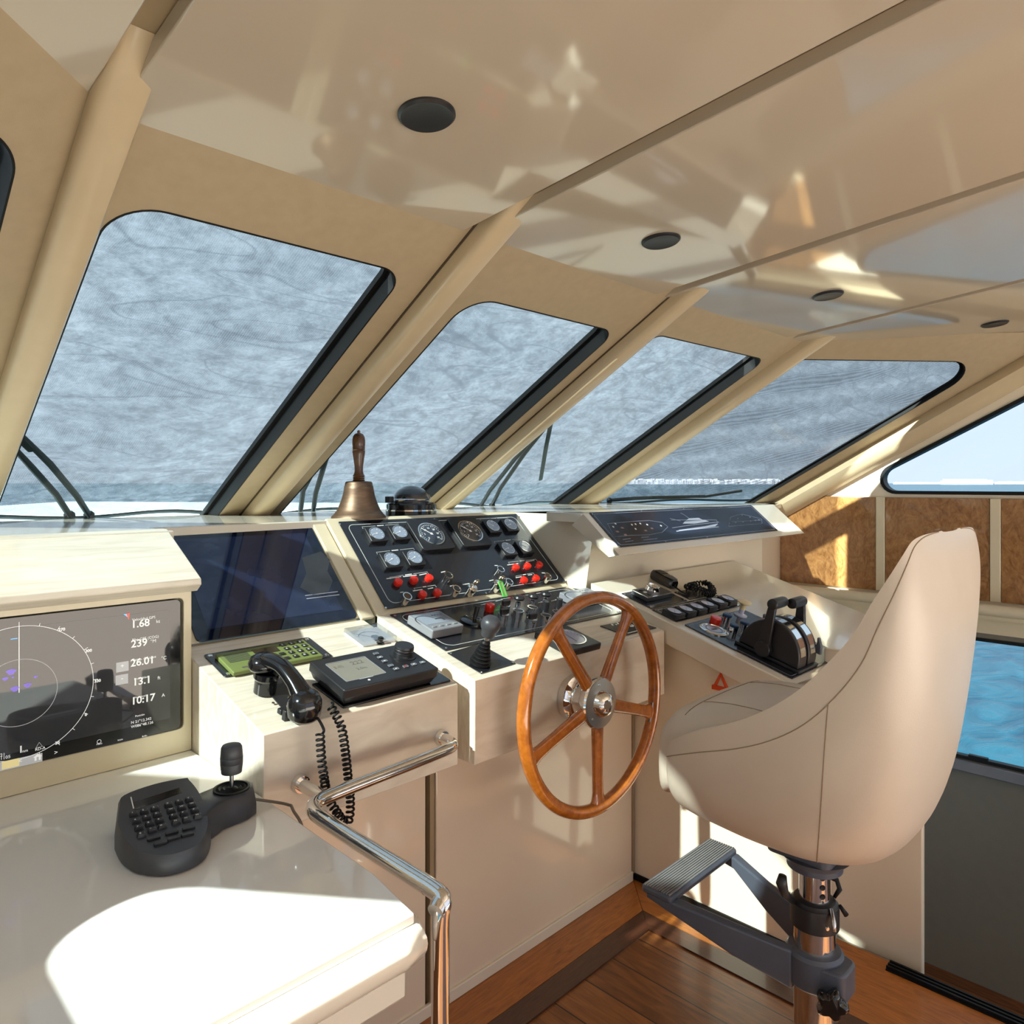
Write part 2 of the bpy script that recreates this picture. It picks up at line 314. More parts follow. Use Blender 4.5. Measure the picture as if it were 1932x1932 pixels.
def sea_mat():
    m, nt, p = new_mat('turquoise_sea'); L = nt.links
    tc = N(nt, 'ShaderNodeTexCoord'); mp = N(nt, 'ShaderNodeMapping'); mp.inputs['Scale'].default_value = (0.55, 1.0, 1); mp.inputs['Rotation'].default_value = (0, 0, 0.6); L.new(tc.outputs['Object'], mp.inputs[0])
    n1 = N(nt, 'ShaderNodeTexNoise'); n1.inputs['Scale'].default_value = 1.1; n1.inputs['Detail'].default_value = 6; n1.inputs['Distortion'].default_value = 1.2; L.new(mp.outputs[0], n1.inputs[0])
    rp = N(nt, 'ShaderNodeValToRGB'); rp.color_ramp.elements[0].position = 0.35; rp.color_ramp.elements[1].position = 0.68
    rp.color_ramp.elements[0].color = (0.002, 0.026, 0.050, 1); rp.color_ramp.elements[1].color = (0.007, 0.054, 0.086, 1); L.new(n1.outputs['Fac'], rp.inputs[0]); L.new(rp.outputs[0], p.inputs['Base Color'])
    bp = N(nt, 'ShaderNodeBump'); bp.inputs['Strength'].default_value = 0.35; bp.inputs['Distance'].default_value = 0.3; L.new(n1.outputs['Fac'], bp.inputs['Height']); L.new(bp.outputs[0], p.inputs['Normal'])
    p.inputs['Roughness'].default_value = 0.25; p.inputs['Specular IOR Level'].default_value = 0.08
    return m
M = {}
M['gel'] = mat('cream_gelcoat', srgb(220, 213, 197), 0.16, coat=0.5, vary=0.015, scale=5)
M['gel_flat'] = mat('cream_panel', srgb(222, 211, 190), 0.3, coat=0.25, vary=0.02, scale=4)
M['kick'] = mat('gloss_beige_panel', srgb(224, 206, 182), 0.1, coat=0.6, vary=0.02, scale=3)
M['gold'] = mat('ivory_frame', srgb(213, 201, 172), 0.3, coat=0.2, vary=0.02)
M['post'] = mat('padded_post_vinyl', srgb(186, 168, 138), 0.35, coat=0.25, vary=0.03)
M['lam'] = laminate()
M['table'] = mat('ivory_tabletop', srgb(236, 234, 228), 0.09, coat=0.5, vary=0.01, scale=3)
M['vinyl'] = mat('tan_vinyl', srgb(161, 144, 117), 0.55, vary=0.04, scale=30, bump=0.12, bscale=500)
M['ceil'] = mat('gloss_ceiling_panel', srgb(178, 165, 147), 0.07, coat=0.4, vary=0.015, scale=2)
M['seam'] = mat('dark_seam', srgb(70, 56, 40), 0.7)
M['gap'] = mat('tan_ceiling_gap', srgb(150, 130, 100), 0.6, vary=0.03)
M['black'] = mat('black_plastic', srgb(30, 30, 33), 0.38, vary=0.12, scale=60, bump=0.05)
M['gloss_black'] = mat('gloss_black_plastic', srgb(16, 16, 18), 0.12, coat=0.4, vary=0.1)
M['panel_black'] = mat('engraved_black_panel', srgb(30, 32, 38), 0.22, coat=0.15, vary=0.08, scale=30)
M['blue_black'] = mat('slate_alarm_plate', srgb(26, 31, 48), 0.2, coat=0.0, vary=0.05)
M['rubber'] = mat('black_rubber', srgb(14, 14, 15), 0.5, spec=0.25, vary=0.1)
M['grey'] = mat('grey_instrument_case', srgb(128, 130, 136), 0.4, vary=0.04)
M['lcd'] = mat('grey_lcd', srgb(128, 122, 106), 0.12, coat=0.5, vary=0.03)
M['lcd_blue'] = mat('silver_lcd', srgb(140, 148, 160), 0.12, coat=0.5, vary=0.03)
M['charcoal'] = mat('charcoal_plastic', srgb(58, 59, 64), 0.4, vary=0.05, bump=0.06, bscale=300)
M['dark_key'] = mat('dark_key', srgb(36, 37, 40), 0.35, vary=0.05)
M['mark'] = mat('white_marking', srgb(232, 232, 228), 0.5, vary=0.01)
M['chrome'] = mat('polished_steel', (0.78, 0.77, 0.75, 1), 0.07, metal=1, vary=0.01)
M['steel'] = mat('brushed_steel', (0.55, 0.54, 0.53, 1), 0.28, metal=1, vary=0.05)
M['dial'] = mat('dark_dial', srgb(48, 54, 66), 0.1, coat=0.8, vary=0.06)
M['dial_light'] = mat('pale_dial', srgb(176, 180, 206), 0.15, coat=0.6, vary=0.04)
M['dial_blue'] = mat('silver_blue_dial', srgb(140, 152, 172), 0.12, coat=0.8, vary=0.06)
M['red'] = mat('red_lens', srgb(226, 40, 22), 0.2, coat=0.5, vary=0.05)
M['orange'] = mat('orange_plastic', srgb(214, 74, 24), 0.4, vary=0.04)
M['green'] = mat('olive_green_case', srgb(112, 124, 68), 0.45, vary=0.03)
M['tag_green'] = mat('green_key_tag', srgb(92, 204, 88), 0.3, vary=0.03)
M['blue'] = mat('blue_button', srgb(24, 62, 104), 0.3, vary=0.05)
M['cream_knob'] = mat('cream_knob', srgb(216, 200, 160), 0.35, vary=0.03)
M['leather'] = mat('beige_leather', srgb(198, 186, 170), 0.36, vary=0.025, scale=9, bump=0.10, bscale=350)
M['thread'] = mat('seam_thread', srgb(146, 128, 106), 0.7, vary=0.05)
M['slate'] = mat('slate_painted_metal', srgb(74, 80, 92), 0.35, vary=0.05)
M['tread'] = mat('ribbed_grey_rubber', srgb(124, 124, 124), 0.4, vary=0.1)
M['bronze'] = mat('aged_bronze', (0.15, 0.095, 0.062, 1), 0.46, metal=0.75, vary=0.22, scale=24, stretch=(1, 1, 5))
M['varnish'] = wood('varnished_teak', srgb(138, 70, 18), srgb(192, 112, 36), 0.15, 0.9, (6, 6, 6), 1.5)
M['handle'] = wood('dark_turned_wood', srgb(52, 28, 12), srgb(98, 60, 28), 0.3, 0.4, (30, 30, 5))
M['border'] = wood('teak_border', srgb(132, 74, 24), srgb(182, 112, 44), 0.35, 0.3, (1.6, 12, 12))
M['border_fore'] = wood('teak_border_fore', srgb(132, 74, 24), srgb(182, 112, 44), 0.35, 0.3, (12, 1.6, 12))
M['walnut'] = wood('walnut_strip', srgb(52, 28, 18), srgb(84, 48, 32), 0.3, 0.35, (2, 14, 14))
M['walnut_fore'] = wood('walnut_strip_fore', srgb(52, 28, 18), srgb(84, 48, 32), 0.3, 0.35, (14, 2, 14))
M['planks'] = planks(); M['burl'] = burl()
M['glass'] = glass('window_glass', (0.86, 0.95, 0.96, 1), 0.35); M['clear'] = glass('clear_acrylic', (0.84, 0.85, 0.86, 1), 2.5)
M['lens'] = glass('gauge_lens', (0.97, 0.97, 0.98, 1), 1.2)
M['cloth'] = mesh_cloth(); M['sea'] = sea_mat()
M['deck'] = mat('white_deck', srgb(206, 232, 238), 0.5, vary=0.02)
M['bounce_deck_aft'] = mat('pale_bounce_deck', srgb(232, 224, 212), 0.6, vary=0.02)  # for the added deck that throws sunlight forward
M['hem'] = mat('dark_hem', srgb(44, 54, 58), 0.8, vary=0.35, scale=140)
M['door_grey'] = mat('grey_door_panel', srgb(128, 122, 108), 0.45, vary=0.03)
M['screen'] = mat('glass_screen', srgb(42, 42, 43), 0.03, coat=0.0, vary=0.05, spec=0.6, emit=0.25)
M['screen_blue'] = mat('blue_glass_screen', srgb(10, 18, 38), 0.03, coat=0.0, vary=0.08, spec=0.7)
M['screen_lit'] = mat('lit_chart', srgb(24, 34, 58), 0.04, coat=0.0, vary=0.2, scale=8, emit=0.12, spec=0.7)
M['glow'] = mat('lit_white_text', (0.62, 0.62, 0.60, 1), 0.3, vary=0.01, emit=0.3)
M['glow_violet'] = mat('lit_violet_echo', (0.16, 0.10, 0.5, 1), 0.3, vary=0.1, emit=0.3)
M['glow_dim'] = mat('lit_grey_lines', (0.3, 0.3, 0.3, 1), 0.3, vary=0.01, emit=0.35)
M['glow_red'] = mat('lit_red_mark', (0.8, 0.06, 0.03, 1), 0.3, vary=0.01, emit=0.5)
M['glow_blue'] = mat('lit_blue_mark', (0.1, 0.35, 0.75, 1), 0.3, vary=0.01, emit=0.5)
M['glow_tan'] = mat('lit_land', (0.5, 0.42, 0.2, 1), 0.3, vary=0.05, emit=0.4)
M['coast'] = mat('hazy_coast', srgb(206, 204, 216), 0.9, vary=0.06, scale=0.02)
M['ship'] = mat('white_ship_paint', srgb(236, 236, 240), 0.6, vary=0.02)
M['engrave'] = mat('grey_engraving', srgb(150, 156, 172), 0.5, vary=0.02)
M['bulb'] = mat('dark_lamp_glass', srgb(60, 60, 62), 0.15, coat=0.5, vary=0.05)
# ---------------------------------------------------------------- shell of the wheelhouse
SLOPE = -0.578  # windscreen, ceiling and starboard side below: coordinates scaled up about the camera, baked in
FL = Frame((0, 1.38, 2.142), (1, 0, 0), (0, 1, SLOPE))          # windscreen lining, v runs down and forward, n points out
def ceilZ(y): return 2.16 + 0.1 * (1.2 - y)
PW, SW = -0.60, 4.32                                            # port and starboard walls
DASH = 1.376
X1, X2, X3, X4 = 0.400, 1.276, 2.198, 3.302                     # posts between the windscreen panes
# floor
mb = MB(); mb.box((0.915, -0.07, -0.02), (3.03, 3.40, 0.04)); struct('floor', mb, M['planks'], smooth=0)
mb = MB(); mb.prism([(PW, 1.452), (2.108, 1.452), (2.25, 1.591), (PW, 1.591)], 0.0, 0.006); struct('trim_1', mb, M['border'], smooth=0)
mb = MB(); mb.prism([(PW, 1.376), (2.034, 1.376), (2.106, 1.450), (PW, 1.450)], 0.0, 0.006); struct('trim_2', mb, M['walnut'], smooth=0)
mb = MB(); mb.prism([(2.110, 0.96), (2.25, 0.96), (2.25, 1.589), (2.110, 1.451)], 0.0, 0.006); mb.prism([(2.110, -1.74), (2.43, -1.74), (2.43, 0.958), (2.110, 0.958)], 0.0, 0.005); struct('trim_3', mb, M['border_fore'], smooth=0)
mb = MB(); mb.prism([(2.036, -1.74), (2.108, -1.74), (2.108, 1.450), (2.036, 1.378)], 0.0, 0.006); struct('trim_4', mb, M['walnut_fore'], smooth=0)
mb = MB()
for dx in (0, 0.016, 0.032): mb.box((2.385 + dx, -0.18, 0.011), (0.007, 1.85, 0.012))
mb.box((2.401, -0.18, 0.007), (0.05, 1.85, 0.004)); struct('trim_5', mb, M['rubber'])
# windscreen lining, one piece per window bay, each with its opening
def bay(n, fr, outer, hole, r, side, D=0.066):
    hole = rounded(hole, r, 10)
    mb = MB(); with_hole(mb, outer, hole, 0.0, D, fr.m); w = struct('wall_%s' % side, mb, M['vinyl'], smooth=0)
    win = thing('window_%d' % n, None, None, fr.m, kind='structure')
    big = inset(hole, -0.002)
    mb = MB(); ring(mb, big, inset(hole, 0.0025), -0.001, D * .3); ring(mb, big, inset(hole, 0.0025), D * .3, D); ring(mb, inset(hole, 0.001), inset(hole, 0.016), D * .75, D)
    obj('gasket', mb, M['rubber'], win, smooth=50)
    mb = MB(); mb.prism(inset(hole, 0.006), D * .80, D * .86); obj('pane', mb, M['glass'], win, smooth=0)
    return hole
vb = (2.748 - 1.38) / FL.v.y; vt = -0.06; ve = vb + 0.26
P1 = [(0.446, 0.180), (1.148, 0.180), (1.148, 1.75), (0.446, 1.75)]
P2 = [(1.399, 0.202), (2.094, 0.202), (2.094, 1.75), (1.399, 1.75)]
P3 = [(2.298, 0.168), (3.180, 0.150), (3.180, 1.75), (2.298, 1.75)]
bay(1, FL, [(X1, vt), (X2 - .001, vt), (X2 - .001, ve), (X1, ve)], P1, [0.105, 0.072, 0.06, 0.06], 'front_left')
bay(2, FL, [(X2 + .001, vt), (X3 - .001, vt), (X3 - .001, ve), (X2 + .001, ve)], P2, [0.105, 0.072, 0.04, 0.04], 'front_middle')
bay(3, FL, [(X3 + .001, vt), (X4, vt), (X4, ve), (X3 + .001, ve)], P3, [0.06, 0.072, 0.04, 0.04], 'front_right')
# swept corner bays
B4 = V((X4, 2.73, 1.362)); C4 = V((SW, 1.944, 1.38)); A4 = FL.w(X4, 0.0)
F4 = Frame(B4, C4 - B4, B4 - A4)
if F4.n.z < 0: F4 = Frame(B4, B4 - C4, B4 - A4)
q4 = lambda x, y: F4.uv(x, y).to_2d()
P4 = [q4(1498, 678), q4(1872, 683), q4(1396, 964), q4(1085, 975)]
def onp(fr, X, Y):  # point of a bay plane above (X, Y)
    p = V((X, Y, 0)) - fr.o; return V((X, Y, fr.o.z - (p.x * fr.n.x + p.y * fr.n.y) / fr.n.z))
on4 = lambda Y: onp(F4, SW, Y)
l4 = lambda p: F4.loc(p).to_2d()
bay(4, F4, [l4(FL.w(X4, vt)), l4(on4(0.50)), l4(on4(2.10)), l4(FL.w(X4, ve))], P4, [0.03, 0.115, 0.06, 0.03], 'front_starboard', D=0.024)
B0 = V((X1, 2.73, 1.362)); C0 = V((PW, 1.95, 1.38)); A0 = FL.w(X1, 0.0)
F0 = Frame(B0, B0 - C0, B0 - A0)
l0 = lambda p: F0.loc(p).to_2d()
on0 = lambda Y: onp(F0, PW, Y)
def in0(X, t):   # t 0 top .. 1 bottom, on the port corner bay
    f = (X1 - X) / (X1 - PW); return l0(A0.lerp(on0(0.43), f).lerp(B0.lerp(C0, f), t))
P0 = [in0(0.275, 0.13), in0(0.275, 1.09), in0(-0.50, 1.07), in0(-0.50, 0.12)]
bay(5, F0, [l0(FL.w(X1, vt)), l0(FL.w(X1, ve)), l0(on0(2.05)), l0(on0(0.40))], P0, [0.11, 0.06, 0.06, 0.10], 'front_port')
# padded posts under the lining, run up to the ceiling, with a dark seam beside each
def post(n, pts, side, up, w=0.041, d=0.054, m='post'):
    prof = [(-w, 0.0), (-w, d * .62), (-w * .90, d * .86), (-w * .62, d), (w * .30, d), (w * .80, d * .86), (w, d * .55), (w, 0.0)]
    mb = MB(); rows = [[V(p) + side * a + up * b for a, b in prof] for p in pts]; mb.grid(rows)
    struct('trim_%d' % n, mb, M[m], smooth=42)
    mb = MB(); rows = [[V(p) + side * a + up * b for a, b in ((-w - .005, -.001), (-w - .005, .004), (-w + .002, .004))] for p in pts]; mb.grid(rows); struct('trim_%d' % (n + 30), mb, M['seam'], smooth=0)
INN = -FL.n
for n, X in ((6, 0.394), (7, X2), (8, X3)):
    post(n, [FL.w(X, -0.20), FL.w(X, vb)], V((1, 0, 0)), INN)
sd = ((V((1, 0, 0)) + F4.u * (1 if F4.u.x > 0 else -1)) / 2).normalized()
post(9, [FL.w(X4, -0.20), FL.w(X4, vb)], sd, INN)
cdir = (on4(1.99) - on4(0.36)).normalized(); cin = V((-0.6, -0.2, -0.7)).normalized()
post(10, [on4(2.06), on4(-0.30)], cdir.cross(cin).normalized(), cin, 0.06, 0.09)
# starboard wall, upper part with side window
SIDE = [(1.596, 1.446), (0.672, 1.944), (-1.14, 1.944), (-1.14, 1.446)]
FS = Frame((SW, 0, 0), (0, 1, 0), (0, 0, 1)); hole = rounded(SIDE, [0.075, 0.07, 0.07, 0.07], 10)
mb = MB(); with_hole(mb, [(-1.75, 0.882), (2.04, 0.882), (2.04, 1.38), (0.48, 2.292), (-1.75, 2.50)], hole, 0.0, 0.06, FS.m); struct('wall_starboard', mb, M['gel_flat'], smooth=0)
win = thing('window_6', None, None, FS.m, kind='structure')
mb = MB(); ring(mb, inset(hole, -0.008), inset(hole, 0.010), -0.008, 0.008); ring(mb, inset(hole, -.001), inset(hole, 0.010), 0.006, 0.06); obj('gasket', mb, M['rubber'], win, smooth=50)
mb = MB(); mb.prism(inset(hole, 0.006), 0.04, 0.044); obj('pane', mb, M['glass'], win, smooth=0)
# port wall with its side window and, lower down, glazing added to let more sun in
FP = Frame((PW, 0, 0), (0, -1, 0), (0, 0, 1)); hole = rounded([(-1.52, 1.47), (1.3, 1.47), (1.3, 1.90), (-0.76, 1.90)], [0.11, 0.06, 0.06, 0.06], 10)
mb = MB(); with_hole(mb, [(-2.08, 0.95), (1.75, 0.95), (1.75, 2.50), (-0.43, 2.26), (-2.06, 1.36)], hole, 0.0, 0.05, FP.m); struct('wall_port', mb, M['gel_flat'], smooth=0)
win = thing('window_7', None, None, FP.m, kind='structure')
mb = MB(); ring(mb, inset(hole, -0.010), inset(hole, 0.010), -0.008, 0.008); obj('gasket', mb, M['rubber'], win, smooth=50)
mb = MB(); mb.prism(inset(hole, 0.006), 0.03, 0.034); obj('pane', mb, M['glass'], win, smooth=0)
FPL = Frame((PW, 0, 0), (0, -1, 0), (0, 0, 1)); hole = rounded([(-0.45, 0.25), (1.6, 0.25), (1.6, 0.88), (-0.45, 0.88)], 0.04, 5)
mb = MB(); with_hole(mb, [(-2.1, 0.0), (1.75, 0.0), (1.75, 0.95), (-2.1, 0.95)], hole, 0.0, 0.05, FPL.m); struct('wall_port_lower', mb, M['gel_flat'], smooth=0)
win = thing('window_8', None, None, FPL.m, kind='structure'); mb = MB(); mb.prism(inset(hole, 0.002), 0.03, 0.034); obj('pane', mb, M['glass'], win, smooth=0)  # unseen pane, added so sun reaches the floor and bounces
mb = MB(); mb.box((1.5, -6.85, -0.06), (9.0, 10.0, 0.04)); struct('bounce_deck_aft', mb, M['bounce_deck_aft'], smooth=0)  # unseen pale deck added to bounce sunlight in from behind
# burl panels with ivory dividers, ledge and nosing under them
bz = (0.898, 1.420)
for n, (ya, yb) in enumerate(((1.400, 1.97), (0.858, 1.351), (0.314, 0.808), (-0.228, 0.264))):
    mb = MB(); mb.box((SW - 0.008, (ya + yb) / 2, (bz[0] + bz[1]) / 2), (0.016, yb - ya, bz[1] - bz[0])); struct('trim_%d' % (11 + n), mb, M['burl'], bevel=0.002)
for n, y in enumerate((1.376, 0.833, 0.289)):
    mb = MB(); mb.box((SW - 0.011, y, (bz[0] + bz[1]) / 2), (0.022, 0.046, bz[1] - bz[0])); struct('trim_%d' % (15 + n), mb, M['gold'], bevel=0.003)
mb = MB(); mb.box((SW - 0.06, 0.11, 0.852), (0.12, 3.72, 0.06)); mb.cyl((SW - 0.12, 1.97, 0.869), (SW - 0.12, -1.75, 0.869), 0.029, seg=20); mb.box((SW - 0.048, 0.11, 0.786), (0.096, 3.72, 0.078)); struct('trim_18', mb, M['gold'], smooth=50)
# sliding door in the starboard side, down in the stairwell
FD = Frame((4.27, 0, 0), (0, 1, 0), (0, 0, 1)); door = thing('door_1', None, None, FD.m, kind='structure')
hd = rounded([(-0.90, 0.082), (1.26, 0.082), (1.26, 0.714), (-0.90, 0.714)], 0.024, 4)
mb = MB(); with_hole(mb, [(-1.75, -1.05), (2.04, -1.05), (2.04, 0.762), (-1.75, 0.762)], hd, 0.0, 0.04); obj('door_panel', mb, M['door_grey'], door, smooth=0)
mb = MB(); ring(mb, hd, inset(hd, 0.017), -0.006, 0.03); mb.box((0.90, 0.104, 0.0), (0.084, 0.014, 0.024)); obj('gasket', mb, M['rubber'], door)
mb = MB(); mb.box((0.18, 0.050, -0.014), (2.4, 0.054, 0.028)); obj('sill', mb, M['grey'], door, bevel=0.004)
mb = MB(); mb.prism(inset(hd, 0.008), 0.016, 0.020); obj('pane', mb, M['glass'], door, smooth=0)
mb = MB(); mb.box((3.4, 0.1, -1.06), (1.76, 3.7, 0.02)); struct('floor_stairwell', mb, M['planks'], smooth=0)
mb = MB(); mb.box((2.455, -0.40, -0.53), (0.03, 2.66, 1.03)); struct('wall_stairwell', mb, M['door_grey'], smooth=0)
mb = MB(); mb.box((2.488, 0.82, -0.05), (0.024, 0.30, 1.98)); struct('wall_partition', mb, M['gel_flat'], bevel=0.004)
mb = MB(); mb.box((3.78, 1.75, -0.15), (1.0, 0.03, 1.76)); struct('wall_stairwell_end', mb, M['gel_flat'], smooth=0)
mb = MB(); mb.box((4.32, 1.90, -0.08), (0.04, 0.30, 1.90)); struct('wall_starboard_lower', mb, M['gel_flat'], smooth=0)
# forward bulkhead below the console
mb = MB(); mb.box((0.85, 1.64, 0.42), (2.94, 0.02, 0.86)); struct('wall_front_backing', mb, M['gap'], smooth=0)
mb = MB(); mb.box((1.77, 1.604, 0.40), (0.945, 0.026, 0.76)); struct('wall_front_lower', mb, M['kick'], bevel=0.003)
mb = MB(); mb.box((0.36, 1.604, 0.40), (1.80, 0.026, 0.76)); struct('wall_front_lower_port', mb, M['kick'], bevel=0.003)
mb = MB(); mb.box((1.279, 1.597, 0.40), (0.014, 0.02, 0.76)); mb.box((1.29, 1.612, 0.40), (0.03, 0.01, 0.76)); struct('trim_19', mb, M['gap'], smooth=0)
mb = MB(); mb.box((2.247, 1.597, 0.42), (0.012, 0.02, 0.78)); struct('trim_20', mb, M['gap'], smooth=0)
mb = MB(); mb.box((0.90, 1.588, 0.024), (2.68, 0.012, 0.036)); struct('baseboard_front', mb, M['gel_flat'], bevel=0.003)
# ceiling: glossy panels with gaps over a tan backing
gaps = [PW - .05, 0.378, 1.242, 2.112, 3.138, SW - .02]
names = ['ceiling', 'ceiling_panel_a', 'ceiling_panel_b', 'ceiling_panel_c', 'ceiling_panel_d']
front = [None, 1.392, 1.428, 1.416, None]
for i in range(5):
    xa = gaps[i] + (0.024 if i else 0); xb = gaps[i + 1] - (0.024 if i < 4 else 0); ya = -1.78
    if i == 0: pts = [(xa, ya), (xb, ya), (xb, 1.36), (xa, 0.46)]
    elif i == 4: pts = [(xa, ya), (xb, ya), (xb, 0.72), (4.0, 0.86), (3.78, 1.0), (xa, 1.43)]
    else: pts = [(xa, ya), (xb, ya), (xb, front[i]), (xa, front[i])]
    vs = [V((x, y, ceilZ(y))) for x, y in pts] + [V((x, y, ceilZ(y) + 0.033)) for x, y in pts]; n = len(pts)
    mb = MB(); mb.add(vs, [tuple(range(n - 1, -1, -1)), tuple(range(n, 2 * n))] + [(k, (k + 1) % n, n + (k + 1) % n, n + k) for k in range(n)])
    struct(names[i], mb, M['ceil'], bevel=0.003)
mb = MB(); vs = [(PW - .1, -1.8), (SW + .1, -1.8), (SW + .1, 0.72), (X4, 1.44), (X1, 1.44), (PW - .1, 0.50)]; n = len(vs)
mb.add([V((x, y, ceilZ(y) + 0.034)) for x, y in vs] + [V((x, y, ceilZ(y) + 0.06)) for x, y in vs], [tuple(range(n - 1, -1, -1)), tuple(range(n, 2 * n))] + [(k, (k + 1) % n, n + (k + 1) % n, n + k) for k in range(n)]); struct('ceiling_backing', mb, M['gap'], smooth=0)
# unseen after end, cut down to posts and header so more fill light enters
mb = MB(); Y = -1.75
mb.box((-0.56, Y, 1.2), (0.10, 0.06, 2.5)); mb.box((4.26, Y, 0.7), (0.10, 0.06, 3.5)); mb.box((1.86, Y, 2.39), (4.8, 0.06, 0.12)); struct('wall_aft', mb, M['gel_flat'], smooth=0)
# ---------------------------------------------------------------- downlights
for i, (x, y, lab) in enumerate(((805, 215, 'large round black ceiling downlight nearest, above the left windscreen'), (1247, 453, 'black ceiling downlight second from the left'),
                                 (1562, 556, 'black ceiling downlight third from the left, on the panel with the pale reflection'), (1877, 610, 'small black ceiling downlight at the far right'))):
    n = V((0, 0.1, 1)).normalized(); p = hit(x, y, (0, 1.2, 2.16), n); fr = Frame(p, (1, 0, 0), (0, 1, -0.1))
    t = thing('ceiling_downlight', lab, 'downlight', fr.m, 'ceiling downlights')
    mb = MB(); mb.lathe([(0.040, -0.006), (0.048, -0.008), (0.053, -0.004), (0.053, 0.0), (0.040, 0.0)], seg=48); obj('trim_ring', mb, M['black'], t)
    mb = MB(); mb.lathe([(0.041, -0.004), (0.038, 0.018), (0.026, 0.030)], seg=48); obj('reflector', mb, M['gloss_black'], t)
    mb = MB(); mb.lathe([(0.026, 0.0295), (0.014, 0.024), (0.0, 0.022)], seg=32); obj('lamp_bulb', mb, M['bulb'], t)
# ---------------------------------------------------------------- outside
mb = MB(); mb.box((0, 0, -3.6), (16000, 16000, 0.2)); s = obj('sea', mb, M['sea'], smooth=0); tag(s, 'turquoise sea stretching to the horizon outside the windows', 'sea', kind='stuff')
mb = MB()
mb.prism([(-1.2, 2.92), (4.8, 2.92), (4.0, 5.6), (2.0, 8.4), (0.2, 5.6)], 1.25, 1.31); struct('deck', mb, M['deck'], smooth=0)
# far coast and a white ship
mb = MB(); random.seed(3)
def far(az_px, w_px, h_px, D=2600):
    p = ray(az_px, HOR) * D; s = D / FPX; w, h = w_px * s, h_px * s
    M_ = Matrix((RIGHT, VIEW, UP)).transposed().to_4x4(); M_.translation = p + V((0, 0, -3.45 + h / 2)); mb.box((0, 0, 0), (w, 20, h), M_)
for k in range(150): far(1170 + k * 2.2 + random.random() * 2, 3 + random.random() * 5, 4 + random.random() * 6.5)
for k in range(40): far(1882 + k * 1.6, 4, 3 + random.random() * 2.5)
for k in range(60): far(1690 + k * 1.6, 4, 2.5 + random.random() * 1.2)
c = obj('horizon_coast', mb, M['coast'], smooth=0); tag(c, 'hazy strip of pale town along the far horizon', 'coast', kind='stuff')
mb = MB(); far(1824, 92, 6.5, 2400); far(1820, 76, 9.5, 2400); far(1862, 14, 8, 2400)
tag(obj('cruise_ship', mb, M['ship'], smooth=0), 'long white ship far off on the horizon in the side window', 'ship')
# ---------------------------------------------------------------- working surfaces
FT = Frame((1.26, 1.39, 0.987), (1, 0, 0), (0, 1, 0.25))        # helm console top
FN = Frame((0.69, 1.41, 0.981), (1, 0, 0), (0, 1, 0.25))        # navigation console top
FG = Frame((1.30, 1.8375, 1.108), (1, 0, 0), (0, 0.2725, 0.259))  # gauge slope
FM = Frame((0.72, 1.858, 1.100), (1, 0, 0), (0, 0.2725, 0.259))   # chart display slope
FSB = Frame((2.16, 1.39, 1.019), (1, 0, 0), (0, 1, 0.30))       # starboard console top
TZ = 0.855
def slab(name, prof, x0, x1, mat_, parent, **kw):   # profile in (y,z) extruded along x
    n = len(prof); mb = MB(); vs = [V((x, y, z)) for x in (x0, x1) for y, z in prof]
    mb.add(vs, [tuple(range(n)), tuple(range(2 * n - 1, n - 1, -1))] + [(i, (i + 1) % n, n + (i + 1) % n, n + i) for i in range(n)]); 
    if parent is not None:
        inv = parent.matrix_world.inverted(); mb.v = [inv @ p for p in mb.v]
    return obj(name, mb, mat_, parent, **kw)
def screws(parent, pts, z, r=.004):
    for x, y in pts: o = obj('screw', MB().lathe([(r, 0), (r * .9, .0014), (0, .0018)], seg=10), M['chrome'], parent); o.matrix_local = Matrix.Translation((x, y, z))
# dash shelf under the windscreen
mb = MB(); mb.prism([(PW, 1.94), (0.71, 1.94), (0.71, 2.115), (2.16, 2.125), (2.16, 1.90), (3.66, 1.73), (4.29, 1.93), (4.29, 2.02), (3.33, 2.82), (0.38, 2.82), (PW, 2.06)], DASH - 0.03, DASH); struct('trim_21', mb, M['gel'], bevel=0.004)
mb = MB(); mb.box((1.85, 2.845, 0.66), (4.9, 0.03, 1.30)); mb.box((-0.62, 2.4, 0.66), (0.03, 0.9, 1.30)); struct('wall_bow', mb, M['gel_flat'], smooth=0)
# ---- chart table
t = thing('chart_table', 'glossy ivory table with a bullnose edge carrying the grey keypad', 'table', V((0.1, 1.3, TZ)))
def P(parent, mb): inv = parent.matrix_world.inverted(); mb.v = [inv @ p for p in mb.v]; return mb
obj('tabletop', P(t, MB().prism([(-0.58, 0.865), (0.664, 0.865), (0.684, 1.0), (0.690, 1.41), (0.690, 1.79), (-0.58, 1.79)], TZ - 0.016, TZ)), M['table'], t, bevel=0.003, seg=3)
obj('nosing', P(t, MB().tube([V((-0.58, 0.868, TZ - 0.045)), V((0.635, 0.868, TZ - 0.045)), V((0.662, 0.872, TZ - 0.045)), V((0.668, 0.89, TZ - 0.045)), V((0.668, 1.39, TZ - 0.045))], [(0.030, 0.027)] * 5, 20, flat=(0, 0, 1))), M['gel'], t, smooth=70)
obj('drawer_front', P(t, MB().box((0.03, 1.33, TZ - 0.082), (1.26, 0.90, 0.10))), M['gel'], t, bevel=0.004)
